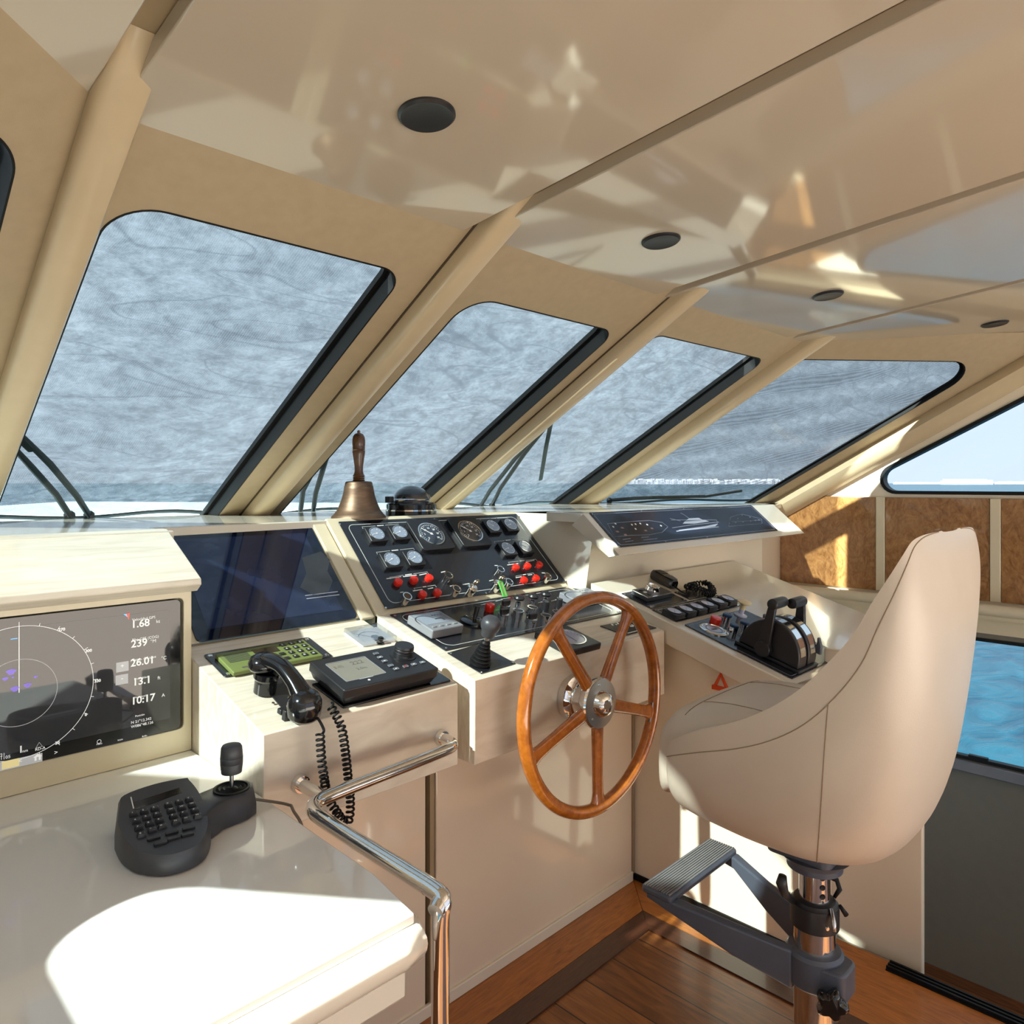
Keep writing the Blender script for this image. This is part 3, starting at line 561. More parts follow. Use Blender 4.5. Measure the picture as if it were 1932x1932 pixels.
# ---- radar cabinet with its display
t = thing('radar_cabinet', 'ivory display cabinet with a sloping veined laminate hood at the left end of the dash', 'cabinet', V((0.1, 1.85, TZ)))
CABY = 1.775
mb = MB(); with_hole(mb, [(-0.58, 0.001), (0.690, 0.001), (0.690, 0.40), (-0.58, 0.40)], rect(0.61 + 0.012, 0.312, 0.012, 4, (0.36, 0.214)), -0.03, 0.0, Matrix.Translation((0, CABY, TZ)) @ Matrix.Rotation(pi / 2, 4, 'X'))
obj('face_frame', P(t, mb), M['gold'], t, smooth=0, bevel=0.002)
slab('hood', [(1.735, 1.258), (1.737, 1.272), (1.955, DASH + .004), (1.99, DASH + .004), (1.99, 1.24), (1.76, 1.24)], -0.58, 0.698, M['lam'], t, bevel=0.002)
obj('body', P(t, MB().box((0.055, 1.90, TZ + 0.19), (1.266, 0.18, 0.378))), M['gel'], t, smooth=0)
FR = Frame((0.36, CABY - 0.001, 1.069), (1, 0, 0), (0, 0, 1))     # radar screen
t = thing('radar_display', 'wide black radar display showing range rings in the cabinet at left', 'monitor', FR.m)
obj('bezel', MB().prism(rect(0.606, 0.310, 0.012, 5), -0.02, 0.003), M['gloss_black'], t, bevel=0.0015)
obj('screen', MB().prism(rect(0.556, 0.256, 0.003, 2, (0, 0.004)), 0.001, 0.0036), M['screen'], t, smooth=0)
r = lambda x, y: FR.uv(x, y, 0.004).to_2d()
c0 = r(36, 1307); R0 = (r(178, 1280) - c0).length * 0.985
lines = MB(); lines.ribbon(circle(R0, 96, c0), 0.0010, 0.0038, 0.0003, True); lines.ribbon([c0, c0 + V((0, R0))], 0.0014, 0.0038, 0.0003)
for k in range(24):
    a = 2 * pi * k / 24; lines.ribbon([c0 + V((cos(a), sin(a))) * R0, c0 + V((cos(a), sin(a))) * (R0 + (.006 if k % 2 else .009))], 0.001, 0.0038, 0.0003)
obj('range_ring', lines, M['glow'], t, smooth=0)
dim = MB()
for q in (0.5,): dim.ribbon(circle(R0 * q, 72, c0), 0.0009, 0.0038, 0.0003, True)
for x, y in ((231, 1258), (230, 1282)): obj('zoom_button', MB().prism(rect(0.026, 0.022, 0, c=r(x, y)), 0.0037, 0.0040), M['glow_dim'], t, smooth=0)
obj('inner_ring', dim, M['glow_dim'], t, smooth=0); dim = MB(); b_ = r(70, 1428); dim.prism([(-0.30, b_.y - .012), (0.02, b_.y - .012), (0.02, b_.y + .006), (-0.30, b_.y + .006)], 0.0037, 0.004)
obj('menu_bar', dim, M['glow_dim'], t, smooth=0)
tx = MB()
def word(s, x, y, size, al='LEFT', b=0.0): m_ = MB(); p = r(x, y); text_to(m_, s, size, Matrix.Translation((p.x, p.y, 0.0042)), al, b); obj('readout', m_, M['glow'], t, smooth=0)
for s, x, y, z in (('Velocidad GPS', 249, 1172, .0085), ('Rbo GPS (COG)', 249, 1210, .0085), ('Temp. del agua', 249, 1248, .0085), ('Profundidad', 253, 1283, .006), ('Hora local', 253, 1318, .006), ('Posición', 255, 1353, .006)): word(s, x, y, z)
for s, u, x, y in (('1.68', 'kt', 247, 1185), ('239', '°M', 247, 1222), ('26.01', '°C', 246, 1258), ('13.1', 'ft', 250, 1294), ('10:17', 'A', 247, 1330)):
    word(s, x, y, 0.0235, b=0.0004); p = r(x, y); m_ = MB(); text_to(m_, u, 0.011, Matrix.Translation((p.x + 0.0125 * len(s) + 0.004, p.y + 0.004, 0.0042))); obj('readout', m_, M['glow'], t, smooth=0)
word('N 21°12.342', 247, 1366, .0085); word('W086°48.126', 247, 1374, .0085)
for s, x, y in (('270', 110, 1191), ('300', 161, 1231), ('330', 178, 1288), ('0', 160, 1351), ('30', 104, 1405)): word(s, x, y, .0085, b=.0003)
word('1', 34, 1421, .020, b=.0003); word('nm', 42, 1420, .008); word('RD-A', 66, 1417, .008); word('21', 0, 1428, .009); word('1105', 0, 1434, .009)
word('<', 34, 1440, .012); word('>', 102, 1424, .012); word('+', 227, 1261, .014); word('-', 228, 1284, .016); word('Inicio', 222, 1398, .005); word('Menú', 182, 1406, .005); word('Brillo', 268, 1391, .005)
hx = r(71, 1428); tx.prism([hx + V(q) for q in ((-.008, 0), (.008, 0), (0, .007))], .0041, .0044); tx.prism([hx + V(q) for q in ((-.0055, -.007), (-.002, -.007), (-.002, 0), (-.0055, 0))], .0041, .0044); tx.prism([hx + V(q) for q in ((.002, -.007), (.0055, -.007), (.0055, 0), (.002, 0))], .0041, .0044)
obj('home_icon', tx, M['glow'], t, smooth=0); tx = MB(); tri = r(74, 1406); tx.ribbon([tri + V(q) for q in ((-.006, -.004), (.006, -.004), (0, .006))], .0007, .004, .0003, True); obj('warning_icon', tx, M['glow'], t, smooth=0); tx = MB(); sq = r(187, 1399); tx.ribbon(circle(.004, 16, sq), .0008, .004, .0003, True)
obj('brightness_icon', tx, M['glow'], t, smooth=0)
for x, y, s in ((21, 1268, 1.0), (10, 1281, .6), (67, 1277, .4), (28, 1300, .9), (52, 1293, .8), (24, 1278, .3)):
    p = r(x, y); ec = MB(); ec.prism([p + V((cos(a) * .008 * s * (1 + .3 * sin(3 * a)), sin(a) * .006 * s)) for a in (2 * pi * k / 14 for k in range(14))], .0038, .0041); obj('echo', ec, M['glow_violet'], t, smooth=0)
p = r(239, 1163); obj('compass_mark', MB().prism([p + V(q) for q in ((-.001, .006), (.006, .007), (.004, -.008))], .0040, .0043), M['glow_red'], t, smooth=0)
mb = MB().prism([p + V(q) for q in ((-.007, .006), (-.001, .006), (.002, -.002))], .0040, .0043); obj('north_mark', mb, M['glow_blue'], t, smooth=0); mb = MB(); q = r(20, 1206); mb.ribbon([q, q + V((.012, 0))], .0016, .0038, .0003); obj('heading_mark', mb, M['glow_blue'], t, smooth=0)
p = r(20, 1441); obj('chart_thumbnail', MB().prism(rect(.03, .016, 0, c=p), .0041, .0044), M['glow_tan'], t, smooth=0)
# ---- navigation console (middle left)
t = thing('navigation_console', 'square ivory console box carrying the handset, green keypad and autopilot head', 'console', V((0.95, 1.41, 0.77)))
zt = lambda y: 0.981 + 0.25 * (y - 1.41)
slab('casing', [(1.41, 0.772), (1.41, zt(1.41)), (1.845, zt(1.845)), (1.845, 0.772)], 0.692, 1.222, M['lam'], t, bevel=0.0025)
slab('seam_strip', [(1.8425, zt(1.8425)), (1.8425, zt(1.8425) + .001), (1.849, zt(1.849) + .001), (1.849, zt(1.849))], 0.695, 1.20, M['gap'], t, smooth=0)
# ---- chart display on its slope
t = thing('chart_console', 'ivory sloping surround of the large dark chart screen', 'console', FM.m)
obj('surround', MB().prism(rect(0.535, 0.395, 0, c=(0.2575, 0.19)), -0.05, 0.0), M['gold'], t, bevel=0.003)
mb = MB().box((0.515, 0.185, 0.006), (0.045, 0.41, 0.012)); obj('side_rail', mb, M['gold'], t, bevel=0.002)
t = thing('chart_display', 'large dark blue chart screen reflecting the window post', 'monitor', FM.m)
q = [FM.uv(370, 1213, .003), FM.uv(676, 1165, .003), FM.uv(590, 990, .003)]
u0, u1, v0, v1 = 0.012, q[1].x, (q[0].y + q[1].y) / 2, q[2].y
cc = ((u0 + u1) / 2, (v0 + v1) / 2)
obj('bezel', MB().prism(rect(u1 - u0, v1 - v0, 0.014, 5, cc), 0.0005, 0.004), M['screen_blue'], t, bevel=0.001)
obj('screen', MB().prism(rect(u1 - u0 - .075, v1 - v0 - .07, 0.001, 2, cc), 0.0035, 0.0046), M['screen_lit'], t, smooth=0)
px_ = [FM.uv(*p_, .005).to_2d() for p_ in ((606, 1040), (570, 1052), (578, 1082), (566, 1108), (590, 1122), (620, 1116), (628, 1096), (618, 1078), (622, 1056))]
obj('chart_land', MB().prism(px_, .0044, .0048), mat('dim_chart_land', srgb(60, 64, 66), .05, spec=.7, emit=.08), t, smooth=0)
mb = MB()
for dx in (0, .012): 
    p = FM.uv(590, 1128, .005); mb.ribbon([p.to_2d() + V((-.02, dx)), p.to_2d() + V((.09, dx))], .002, .0044, .0003)
obj('scale_bar', mb, M['glow_dim'], t, smooth=0)
# ---- helm console
t = thing('helm_console', 'ivory helm console box that carries the gauge panel and steering wheel', 'console', V((1.70, 1.39, 0.77)))
zt2 = lambda y: 0.987 + 0.25 * (y - 1.39)
slab('casing', [(1.39, 0.765), (1.39, zt2(1.39)), (1.842, zt2(1.842)), (1.842, 0.765)], 1.262, 2.152, M['lam'], t, bevel=0.0025)
gz = lambda y: 1.108 + 0.259 / 0.2725 * (y - 1.8375)
slab('gauge_slope', [(1.826, 1.06), (1.826, 1.0965), (2.125, gz(2.125)), (2.14, DASH - .002), (2.20, DASH - .002), (2.20, 1.06)], 1.262, 2.152, M['gold'], t, bevel=0.003)
# ---- alarm section, to the right
t = thing('alarm_console', 'ivory right hand dash section with a sloping ledge for the ship diagram', 'console', V((2.8, 1.8, 1.1)))
mb = MB(); mb.add([V(p) for p in [(2.158, 1.745, 1.09), (2.158, 2.15, 1.09), (2.158, 2.15, DASH), (2.158, 1.70, DASH), (3.60, 1.73, 0.92), (3.60, 1.80, 0.92), (3.60, 1.80, DASH), (3.60, 1.73, DASH)]],
    [(0, 1, 2, 3), (7, 6, 5, 4), (0, 3, 7, 4), (3, 2, 6, 7), (1, 5, 6, 2), (0, 4, 5, 1)])
mb.add([V(p) for p in [(3.60, 1.73, .80), (4.30, 1.95, .80), (4.30, 1.95, DASH), (3.60, 1.73, DASH), (3.60, 1.80, .80), (4.30, 2.0, .80), (4.30, 2.0, DASH), (3.60, 1.80, DASH)]], [(0, 1, 2, 3), (7, 6, 5, 4), (3, 2, 6, 7)])
obj('back_panel', P(t, mb), M['gel_flat'], t, smooth=0)
A0_, A1_ = V((2.105, 1.715, 1.386)), V((2.105, 1.548, 1.240)); d_ = A1_ - A0_
FA = Frame((2.105, 1.548, 1.240), (1, 0, 0), A0_ - A1_)
LA = d_.length
mb = MB(); pr = lambda u, v, h: FA.w(u, v, h)
mb.hexa([pr(0.035, 0.045, -0.06), pr(1.56, 0.045, -0.06), pr(1.56, LA, -0.06), pr(-0.02, LA, -0.06), pr(0.0, 0, 0), pr(1.595, 0, 0), pr(1.595, LA, 0), pr(0.0, LA, 0)])
obj('ledge', P(t, mb), M['gel'], t, bevel=0.002)
mb = MB(); mb.hexa([V((2.105, 1.715, 1.35)), V((3.70, 1.715, 1.35)), V((3.70, 1.80, 1.35)), V((2.105, 1.90, 1.35)), V((2.105, 1.715, 1.386)), V((3.70, 1.715, 1.386)), V((3.70, 1.80, 1.386)), V((2.105, 1.90, 1.386))]); obj('shelf_edge', P(t, mb), M['gel'], t, bevel=0.002)
t = thing('alarm_plate', 'dark blue plate engraved with outline drawings of a yacht', 'panel', FA.m)
q = [FA.uv(*p, .002) for p in ((1116, 968), (1420, 952), (1464, 1001), (1165, 1034))]
ua = (q[0].x + q[3].x) / 2; ub = (q[1].x + q[2].x) / 2; va = (q[2].y + q[3].y) / 2; vbb = (q[0].y + q[1].y) / 2
AW, AH = ub - ua, vbb - va; ca = V(((ua + ub) / 2, (va + vbb) / 2))
obj('plate', MB().prism(rect(AW, AH, 0.004, 3, ca), 0.0006, 0.003), M['blue_black'], t, bevel=0.0008)
en = MB(); hl = MB()
en.ribbon(rect(AW - .03, AH - .02, .012, 5, ca), .0016, .003, .0002, True)
a = lambda x, y: FA.uv(x, y, .003).to_2d()
def eline(mb_, pts, w_=.0016, closed=False): mb_.ribbon([a(*p) for p in pts], w_, .003, .0003, closed)
eline(en, [(1146, 988), (1190, 984), (1225, 982), (1250, 986), (1260, 994), (1250, 1004), (1225, 1009), (1190, 1010), (1160, 1013)], .0014, True)
eline(en, [(1266, 981), (1352, 981), (1354, 990), (1276, 1003)], .0014); eline(en, [(1276, 1002), (1356, 994)], .003); eline(en, [(1268, 996), (1300, 991), (1356, 985)], .002)
hl.prism([a(*p) for p in ((1288, 988), (1292, 984), (1330, 981), (1338, 984), (1310, 988))], .003, .0034); hl.prism([a(*p) for p in ((1294, 982), (1300, 978), (1318, 977), (1326, 981))], .003, .0034); hl.prism([a(*p) for p in ((1280, 1000), (1330, 993), (1354, 988), (1350, 993), (1284, 1002))], .003, .0034)
eline(en, [(1300, 978), (1292, 972), (1284, 968)], .0012); eline(en, [(1284, 983), (1264, 978)], .0012)
eline(en, [(1378, 976), (1390, 972), (1400, 970), (1437, 979), (1438, 988), (1375, 993)], .0010, True); eline(en, [(1380, 985), (1438, 981)], .001)
for x, y in ((1161, 988), (1157, 994), (1192, 990), (1199, 989), (1208, 988), (1221, 990), (1199, 998), (1247, 992)): obj('pilot_dot', MB().prism(circle(.0045, 10, a(x, y)), .003, .0038), M['mark'], t, smooth=0)
for x, y, s in ((1240, 1013, 'Aviso'), (1222, 1013, 'Luz'),): pass
for (x0, y0), (x1, y1) in (((1175, 1018), (1190, 1016)), ((1180, 1022), (1195, 1020)), ((1210, 1014), (1224, 1013)), ((1214, 1019), (1240, 1016))): eline(en, [(x0, y0), (x1, y1)], .002)
for x, y in ((1376, 987), (1388, 986), (1402, 985), (1416, 983), (1425, 982), (1432, 981), (1400, 972), (1415, 976), (1392, 978)): en.prism(circle(.003, 8, a(x, y)), .003, .0036)
obj('engraving', en, M['engrave'], t, smooth=0); obj('yacht_outline', hl, M['engrave'], t, smooth=0)
amber = mat('faded_amber', srgb(150, 120, 110), .4)
for x, y in ((1174, 996), (1165, 1003), (1230, 997), (1218, 1001), (1180, 1009)): obj('amber_mark', MB().prism(rect(.016, .008, 0, c=a(x, y)), .003, .0036), amber, t, smooth=0)
screws(t, [a(*p) for p in ((1118, 970), (1210, 964), (1290, 960), (1360, 956), (1418, 954), (1168, 1031), (1256, 1022), (1334, 1013))], .003, .003)
# ---- starboard console
t = thing('starboard_console', 'ivory side console with a sloping top that carries the throttles', 'console', V((2.7, 1.3, 0.9)))
zs = lambda y: 1.019 + 0.30 * (y - 1.39)
slab('worktop', [(0.93, zs(.93) - .08), (0.93, zs(.93)), (1.722, zs(1.722)), (1.722, zs(1.722) - .08)], 2.158, 3.28, M['gel'], t, bevel=0.004, seg=3)
obj('cabinet_front', P(t, MB().box((2.272, 1.285, 0.425), (0.03, 0.67, 0.83))), M['gel_flat'], t, bevel=0.003)
obj('side_return', P(t, MB().box((2.385, 0.955, 0.42), (0.23, 0.02, 0.84))), M['gel_flat'], t, smooth=0)
obj('apron', P(t, MB().hexa([V((2.19, .95, .60)), V((3.2, .95, .60)), V((3.2, 1.60, .70)), V((2.19, 1.60, .70)), V((2.19, .95, zs(.95) - .075)), V((3.2, .95, zs(.95) - .075)), V((3.2, 1.60, zs(1.6) - .075)), V((2.19, 1.60, zs(1.6) - .075))])), M['gel_flat'], t, bevel=0.002)
obj('toe_gap', P(t, MB().box((2.255, 1.27, 0.018), (0.01, 0.64, 0.022))), M['rubber'], t, smooth=0)
# ---- handrail
t = thing('handrail', 'polished steel handrail wrapping from the console front around the table edge', 'rail', V((0.72, 0.86, 0.0)))
Z = 0.857
pa, pb = V((1.125, 1.335, Z)), V((0.735, 1.335, Z))
path = [V((1.165, 1.4085, Z)), V((1.163, 1.37, Z)), V((1.150, 1.345, Z)), V((1.12, 1.335, Z)), V((0.78, 1.312, Z)), V((0.745, 1.30, Z)), V((0.728, 1.275, Z)), V((0.722, 1.24, Z)), V((0.722, 0.905, Z)), V((0.720, 0.878, Z)), V((0.714, 0.866, Z - .012)), V((0.711, 0.862, Z - .04)), V((0.711, 0.862, 0.0))]
def soft(path, it=2):
    for _ in range(it):
        o = [path[0]]
        for i in range(len(path) - 1): o += [path[i].lerp(path[i + 1], .25), path[i].lerp(path[i + 1], .75)]
        path = o + [path[-1]]
    return path
obj('rail', P(t, MB().tube(soft(path[:9], 2), 0.0145, 20)), M['chrome'], t, smooth=60)
obj('post', P(t, MB().tube(soft([V((0.722, 0.93, Z)), V((0.722, 0.875, Z)), V((0.718, 0.862, Z - .005)), V((0.711, 0.862, Z - .02)), V((0.711, 0.862, Z - .08)), V((0.711, 0.862, 0.006))], 2), 0.0142, 20)), M['chrome'], t, smooth=60)
obj('elbow_stub', P(t, MB().tube([V((0.722, 0.872, Z - .006)), V((0.712, 0.864, Z - .010)), V((0.700, 0.860, Z - .014))], [0.0155, 0.015, 0.014], 18)), M['chrome'], t, smooth=60)
for x in (1.165, 0.775): obj('flange', P(t, MB().cyl((x, 1.4090, Z), (x, 1.398, Z), 0.021, 0.018, 24)), M['chrome'], t)
obj('standoff', P(t, MB().tube([V((0.775, 1.4085, Z)), V((0.775, 1.31, Z))], 0.0135, 18)), M['chrome'], t)
obj('floor_flange', P(t, MB().lathe([(0.032, 0.0005), (0.032, 0.006), (0.018, 0.012)], Matrix.Translation((0.711, 0.862, 0.006)), 28)), M['chrome'], t)
# ---- orange hook on the cabinet
p = V((2.190, 1.195, 0.835)); t = thing('clothes_hook', 'small orange triangular hook on the ivory cabinet just above the chair cushion', 'hook', p)
mb = MB(); mb.tube([V((0, -.022, -.014)), V((-.004, 0, .030)), V((0, .022, -.014))], .006, 10); mb.box((0, 0, -.018), (.014, .062, .014)); obj('hook_loop', mb, M['orange'], t)
# ---------------------------------------------------------------- gauge panel on the slope
def gauge(parent, fr, x, y, size, h, rdial, needle=0.6, dialmat='dial', rim='chrome', ticks=True, big=False):
    p = fr.uv(x, y, h); g = obj('gauge', MB().prism(rect(size, size, size * .09, 4), 0.0, h - .0005), M['black'], parent, bevel=0.0018); g.matrix_local = Matrix.Translation((p.x, p.y, 0))
    mb = MB(); ring(mb, circle(rdial * 1.07, 36), circle(rdial * .98, 36), h - .001, h + .0022); obj('rim', mb, M[rim], g)
    obj('dial', MB().prism(circle(rdial, 36), h - .001, h + .0006), M[dialmat], g, smooth=0)
    mb = MB(); n = 26 if big else 11
    for k in range(n):
        a = radians(225 - 270 * k / (n - 1)); l = .80 if k % (5 if big else 2) else .70; mb.ribbon([V((cos(a), sin(a))) * rdial * l, V((cos(a), sin(a))) * rdial * .9], rdial * (.03 if big else .05), h + .0006, .0002)
    if big:
        for k in range(7):
            a = radians(225 - 45 * k); text_to(mb, str(k * 5), rdial * .22, Matrix.Translation((cos(a) * rdial * .55 - rdial * .09, sin(a) * rdial * .55 - rdial * .07, h + .0008)))
    obj('scale', mb, M['mark'], g, smooth=0)
    a = radians(225 - 270 * needle); mb = MB(); mb.ribbon([V((cos(a), sin(a))) * -rdial * .15, V((cos(a), sin(a))) * rdial * .82], rdial * .06, h + .0012, .0004); mb.prism(circle(rdial * .1, 12), h + .001, h + .002); obj('needle', mb, M['mark'], g, smooth=0)
    return g
t = thing('instrument_panel', 'black sloping engine gauge panel with red warning lamps and two large dials', 'panel', FG.m)
GW, GH = 0.845, 0.378
c_ = V((GW / 2, GH / 2))
qa = [FG.uv(638, 986), FG.uv(980, 970), FG.uv(1070, 1098), FG.uv(728, 1151.5)]
gu0, gu1 = (qa[0].x + qa[3].x) / 2, (qa[1].x + qa[2].x) / 2; gv0, gv1 = (qa[2].y + qa[3].y) / 2, (qa[0].y + qa[1].y) / 2
gu1 = min(gu1, .850); GW, GH = gu1 - gu0, gv1 - gv0; c_ = V(((gu0 + gu1) / 2, (gv0 + gv1) / 2))
obj('plate', MB().prism(rect(GW, GH, .003, 2, c_), 0.0008, 0.004), M['panel_black'], t, bevel=.0008)
mk = MB(); mk.ribbon(rect(GW - .05, GH - .035, .022, 6, c_), .0016, .004, .0002, True)
g = lambda x, y, h=.004: FG.uv(x, y, h).to_2d()
def bracket(x0, y0, x1, y1, drop=.009):
    p, q_ = g(x0, y0), g(x1, y1); mk.ribbon([p - V((0, drop)), p, p.lerp(q_, .36)], .0011, .004, .0002); mk.ribbon([p.lerp(q_, .62), q_, q_ - V((0, drop))], .0011, .004, .0002); mk.ribbon([p.lerp(q_, .40), p.lerp(q_, .58)], .0035, .004, .0002)
bracket(683, 994, 752, 989); bracket(710, 1042, 780, 1034.5); bracket(735, 1089, 806, 1079); bracket(781, 1110, 821, 1104); bracket(905, 979, 957, 977); bracket(932, 1022, 986, 1016); bracket(959, 1061, 1011, 1055); bracket(973, 1087, 1006, 1081)
for (x0, y0), (x1, y1) in (((729, 1092), (757, 1088)), ((760, 1088), (786, 1085)), ((791, 1085), (805, 1082)), ((779, 1115), (797, 1112)), ((807, 1111), (817, 1109)), ((832, 1080), (840, 1078)), ((849, 1106), (856, 1104)), ((755, 1118), (761, 1117)), ((873, 1103), (886, 1101)), ((923, 1096), (931, 1094)), ((933, 1067), (939, 1067)), ((957, 1066), (978, 1063)), ((992, 1060), (1008, 1057)), ((973, 1090), (984, 1088)), ((996, 1085), (1004, 1084)), ((1022, 1081), (1028, 1081)), ((950, 1092), (956, 1091))): mk.ribbon([g(x0, y0), g(x1, y1)], .0034, .004, .0002)
obj('legend', mk, M['mark'], t, smooth=0)
for k, (x, y) in enumerate(((710.7, 1006.6), (754.2, 1003.2), (739.3, 1055), (782.1, 1051.3))): gauge(t, FG, x, y, .068, .019, .0265, (.12, .1, .08, .08)[k], 'dial_blue')
for k, (x, y) in enumerate(((929.9, 992), (963, 989.5), (958.4, 1034.4), (990.7, 1031.2))): gauge(t, FG, x, y, .068, .019, .0265, (.3, .12, .12, .3)[k], 'dial_blue')
for x, y in ((813.8, 1007.2), (887.2, 1002)): gauge(t, FG, x, y, .146, .020, .0500, .0 + .33, 'dial', big=True)
def lamp(parent, fr, x, y, h=.018, r=.0145, m='red', base=.010):
    p = fr.uv(x, y, h * .7); L_ = obj('warning_lamp', MB().lathe([(r * .92, 0), (r * .95, h * .35), (r, h * .4), (r, h * .78), (r * .9, h * .92), (r * .55, h), (0, h)], seg=24), M[m], parent); L_.matrix_local = Matrix.Translation((p.x, p.y, base - .006)); return L_
reds = ((751.1, 1098.5), (780.9, 1094.8), (809.5, 1091), (797, 1122), (825, 1118.4), (973.3, 1070.6), (995.3, 1068), (1017.3, 1065.5), (988.8, 1094.6), (1011.5, 1091.3))
for x, y in reds: lamp(t, FG, x, y)
def pushbutton(parent, fr, x, y, h=.034, r=.0145, cap='black', name='push_button'):
    p = fr.uv(x, y, h); b = obj(name, MB().lathe([(r * .95, 0), (r * .95, h * .8), (r * 1.08, h * .84), (r * 1.08, h), (r * .86, h), (r * .84, h - .002)], seg=28), M['chrome'], parent); b.matrix_local = Matrix.Translation((p.x, p.y, 0.002))
    obj('cap', MB().prism(circle(r * .86, 24), h - .004, h - .001), M[cap], b, smooth=0); return b
for x, y, c in ((846.7, 1085.4, 'black'), (862, 1111, 'black'), (768.5, 1125, 'bronze'), (944.8, 1073.9, 'black'), (961, 1097.8, 'black'), (1034, 1086.8, 'bronze')): pushbutton(t, FG, x, y, cap=c)
for x, y in ((892, 1109), (940, 1101.5)):
    p = FG.uv(x, y, .034); b = obj('key_switch', MB().lathe([(.016, 0), (.016, .020), (.0175, .022), (.0175, .034), (.012, .036), (0, .036)], seg=28), M['chrome'], t); b.matrix_local = Matrix.Translation((p.x, p.y, .002))
screws(t, [g(x, y) for x, y in ((641, 989), (978, 973), (1066, 1095), (728, 1147), (820, 980), (917, 1119))], .004)
# ignition keys left in the switches: things of their own
for (x, y), lab in (((892, 1108), 'bare brass ignition key standing in the left key switch'), ((940, 1100), 'brass ignition key in the right key switch, behind the green tag')):
    p = FG.uv(x, y, .036); t = thing('ignition_key', lab, 'key', FG.at(p.x, p.y, .038), 'ignition keys')
    obj('blade', MB().box((0, 0, .006), (.009, .002, .014)), M['chrome'], t)
    mb = MB(); ring(mb, circle(.0125, 24, (0, .024)), circle(.0045, 24, (0, .027)), -.0015, .0015, Matrix.Rotation(radians(90), 4, 'X') ); obj('bow', mb, mat('brass_key', (.62, .48, .33, 1), .3, 1), t)
p = FG.uv(943, 1097, .05); q_ = FG.uv(952.5, 1126, .03)
a3 = FG.w(p.x, p.y, .052); b3 = FG.w(q_.x, q_.y - .002, .032); fr = Frame(a3, b3 - a3, V((1, 0, 0)))
if fr.n.dot(CAM - a3) < 0: fr = Frame(a3, b3 - a3, V((-1, 0, 0)))
t = thing('key_tag', 'long green plastic tag hanging from an ignition key', 'tag', fr.m); Lt = (b3 - a3).length
mb = MB(); ring(mb, rect(Lt, .020, .004, 4, (Lt / 2, 0)), rect(Lt - .010, .011, .002, 4, (Lt / 2 - .001, 0)), -.002, .002); obj('tag_frame', mb, M['tag_green'], t)
obj('paper_insert', MB().prism(rect(Lt - .010, .011, .002, 4, (Lt / 2 - .001, 0)), -.001, .0008), mat('tag_paper', srgb(160, 170, 120), .5), t, smooth=0)
# ---------------------------------------------------------------- switch panel on the helm console
t = thing('switch_panel', 'flat black switch panel of chrome buttons and knobs below the gauges', 'panel', FT.m)
s = lambda x, y, h=.004: FT.uv(x, y, h).to_2d()
su0, su1 = 0.040, 0.872; sv0, sv1 = s(834, 1228).y, min(.444, s(730.5, 1159.6).y)
sc_ = V(((su0 + su1) / 2, (sv0 + sv1) / 2)); SW_, SH_ = su1 - su0, sv1 - sv0
obj('plate', MB().prism(rect(SW_, SH_, .003, 2, sc_), 0.0006, 0.0035), M['panel_black'], t, bevel=.0008)
mk = MB(); mk.ribbon(rect(SW_ - .045, SH_ - .035, .03, 8, sc_), .0016, .0035, .0002, True)
for (x0, y0), (x1, y1) in (((907, 1141), (917, 1139)), ((935, 1134), (948, 1131)), ((935, 1151), (948, 1149)), ((965, 1149), (973, 1147)), ((992, 1143), (998, 1141)), ((1015, 1137), (1024, 1135)), ((1040, 1134), (1050, 1131)), ((984, 1160), (996, 1157)), ((884, 1161), (890, 1159))): mk.ribbon([s(x0, y0), s(x1, y1)], .0025, .0035, .0002)
obj('legend', mk, M['mark'], t, smooth=0)
lamp(t, FT, 924.6, 1143, .030, .0165, base=.006)
for x, y in ((978.5, 1152.5), (1005, 1146), (1030, 1161), (1052, 1154.5)): pushbutton(t, FT, x, y, .030, .017)
for x, y in ((954.6, 1138), (951.5, 1154), (1005, 1163)):
    p = FT.uv(x, y, .03); b = obj('rotary_switch', MB().lathe([(.0165, 0), (.0165, .016), (.018, .018), (.018, .022), (.012, .024), (0, .024)], seg=28), M['chrome'], t); b.matrix_local = Matrix.Translation((p.x, p.y, .002)); obj('grip', MB().box((0, 0, .030), (.034, .011, .016)), M['black'], b, bevel=.002)
for x, y in ((979.5, 1128.6), (1006.4, 1125.5), (1030, 1121.4)):
    p = FT.uv(x, y, .034); b = obj('pull_knob', MB().lathe([(.009, 0), (.009, .018), (.006, .020), (.006, .026)], seg=20), M['chrome'], t); b.matrix_local = Matrix.Translation((p.x, p.y, .002)); obj('knob_head', MB().lathe([(.006, .024), (.017, .028), (.019, .034), (.016, .040), (.006, .043), (0, .043)], seg=24), M['black'], b)
for x, y in ((1030, 1142), (1055, 1137)):
    p = FT.uv(x, y, .02); b = obj('selector', MB().lathe([(.013, 0), (.012, .020), (.011, .032), (0, .032)], seg=20), M['black'], t); b.matrix_local = Matrix.Translation((p.x, p.y, .002)); obj('pointer', MB().box((0, .002, .033), (.004, .022, .003)), M['chrome'], b)
p = FT.uv(893.5, 1172, .006); b = obj('toggle_base', MB().lathe([(.043, 0), (.042, .007), (.036, .010), (0, .011)], seg=36), M['gloss_black'], t); b.matrix_local = Matrix.Translation((p.x, p.y, .003))
obj('toggle_stick', MB().tube([V((.004, .002, .008)), V((.008, .004, .022)), V((.011, .005, .050))], [.006, .007, .0085], 14), M['black'], b)
screws(t, ((su0 + .012, sv0 + .012), (su1 - .012, sv0 + .012), (su0 + .012, sv1 - .012), (su1 - .012, sv1 - .012)), .0035)
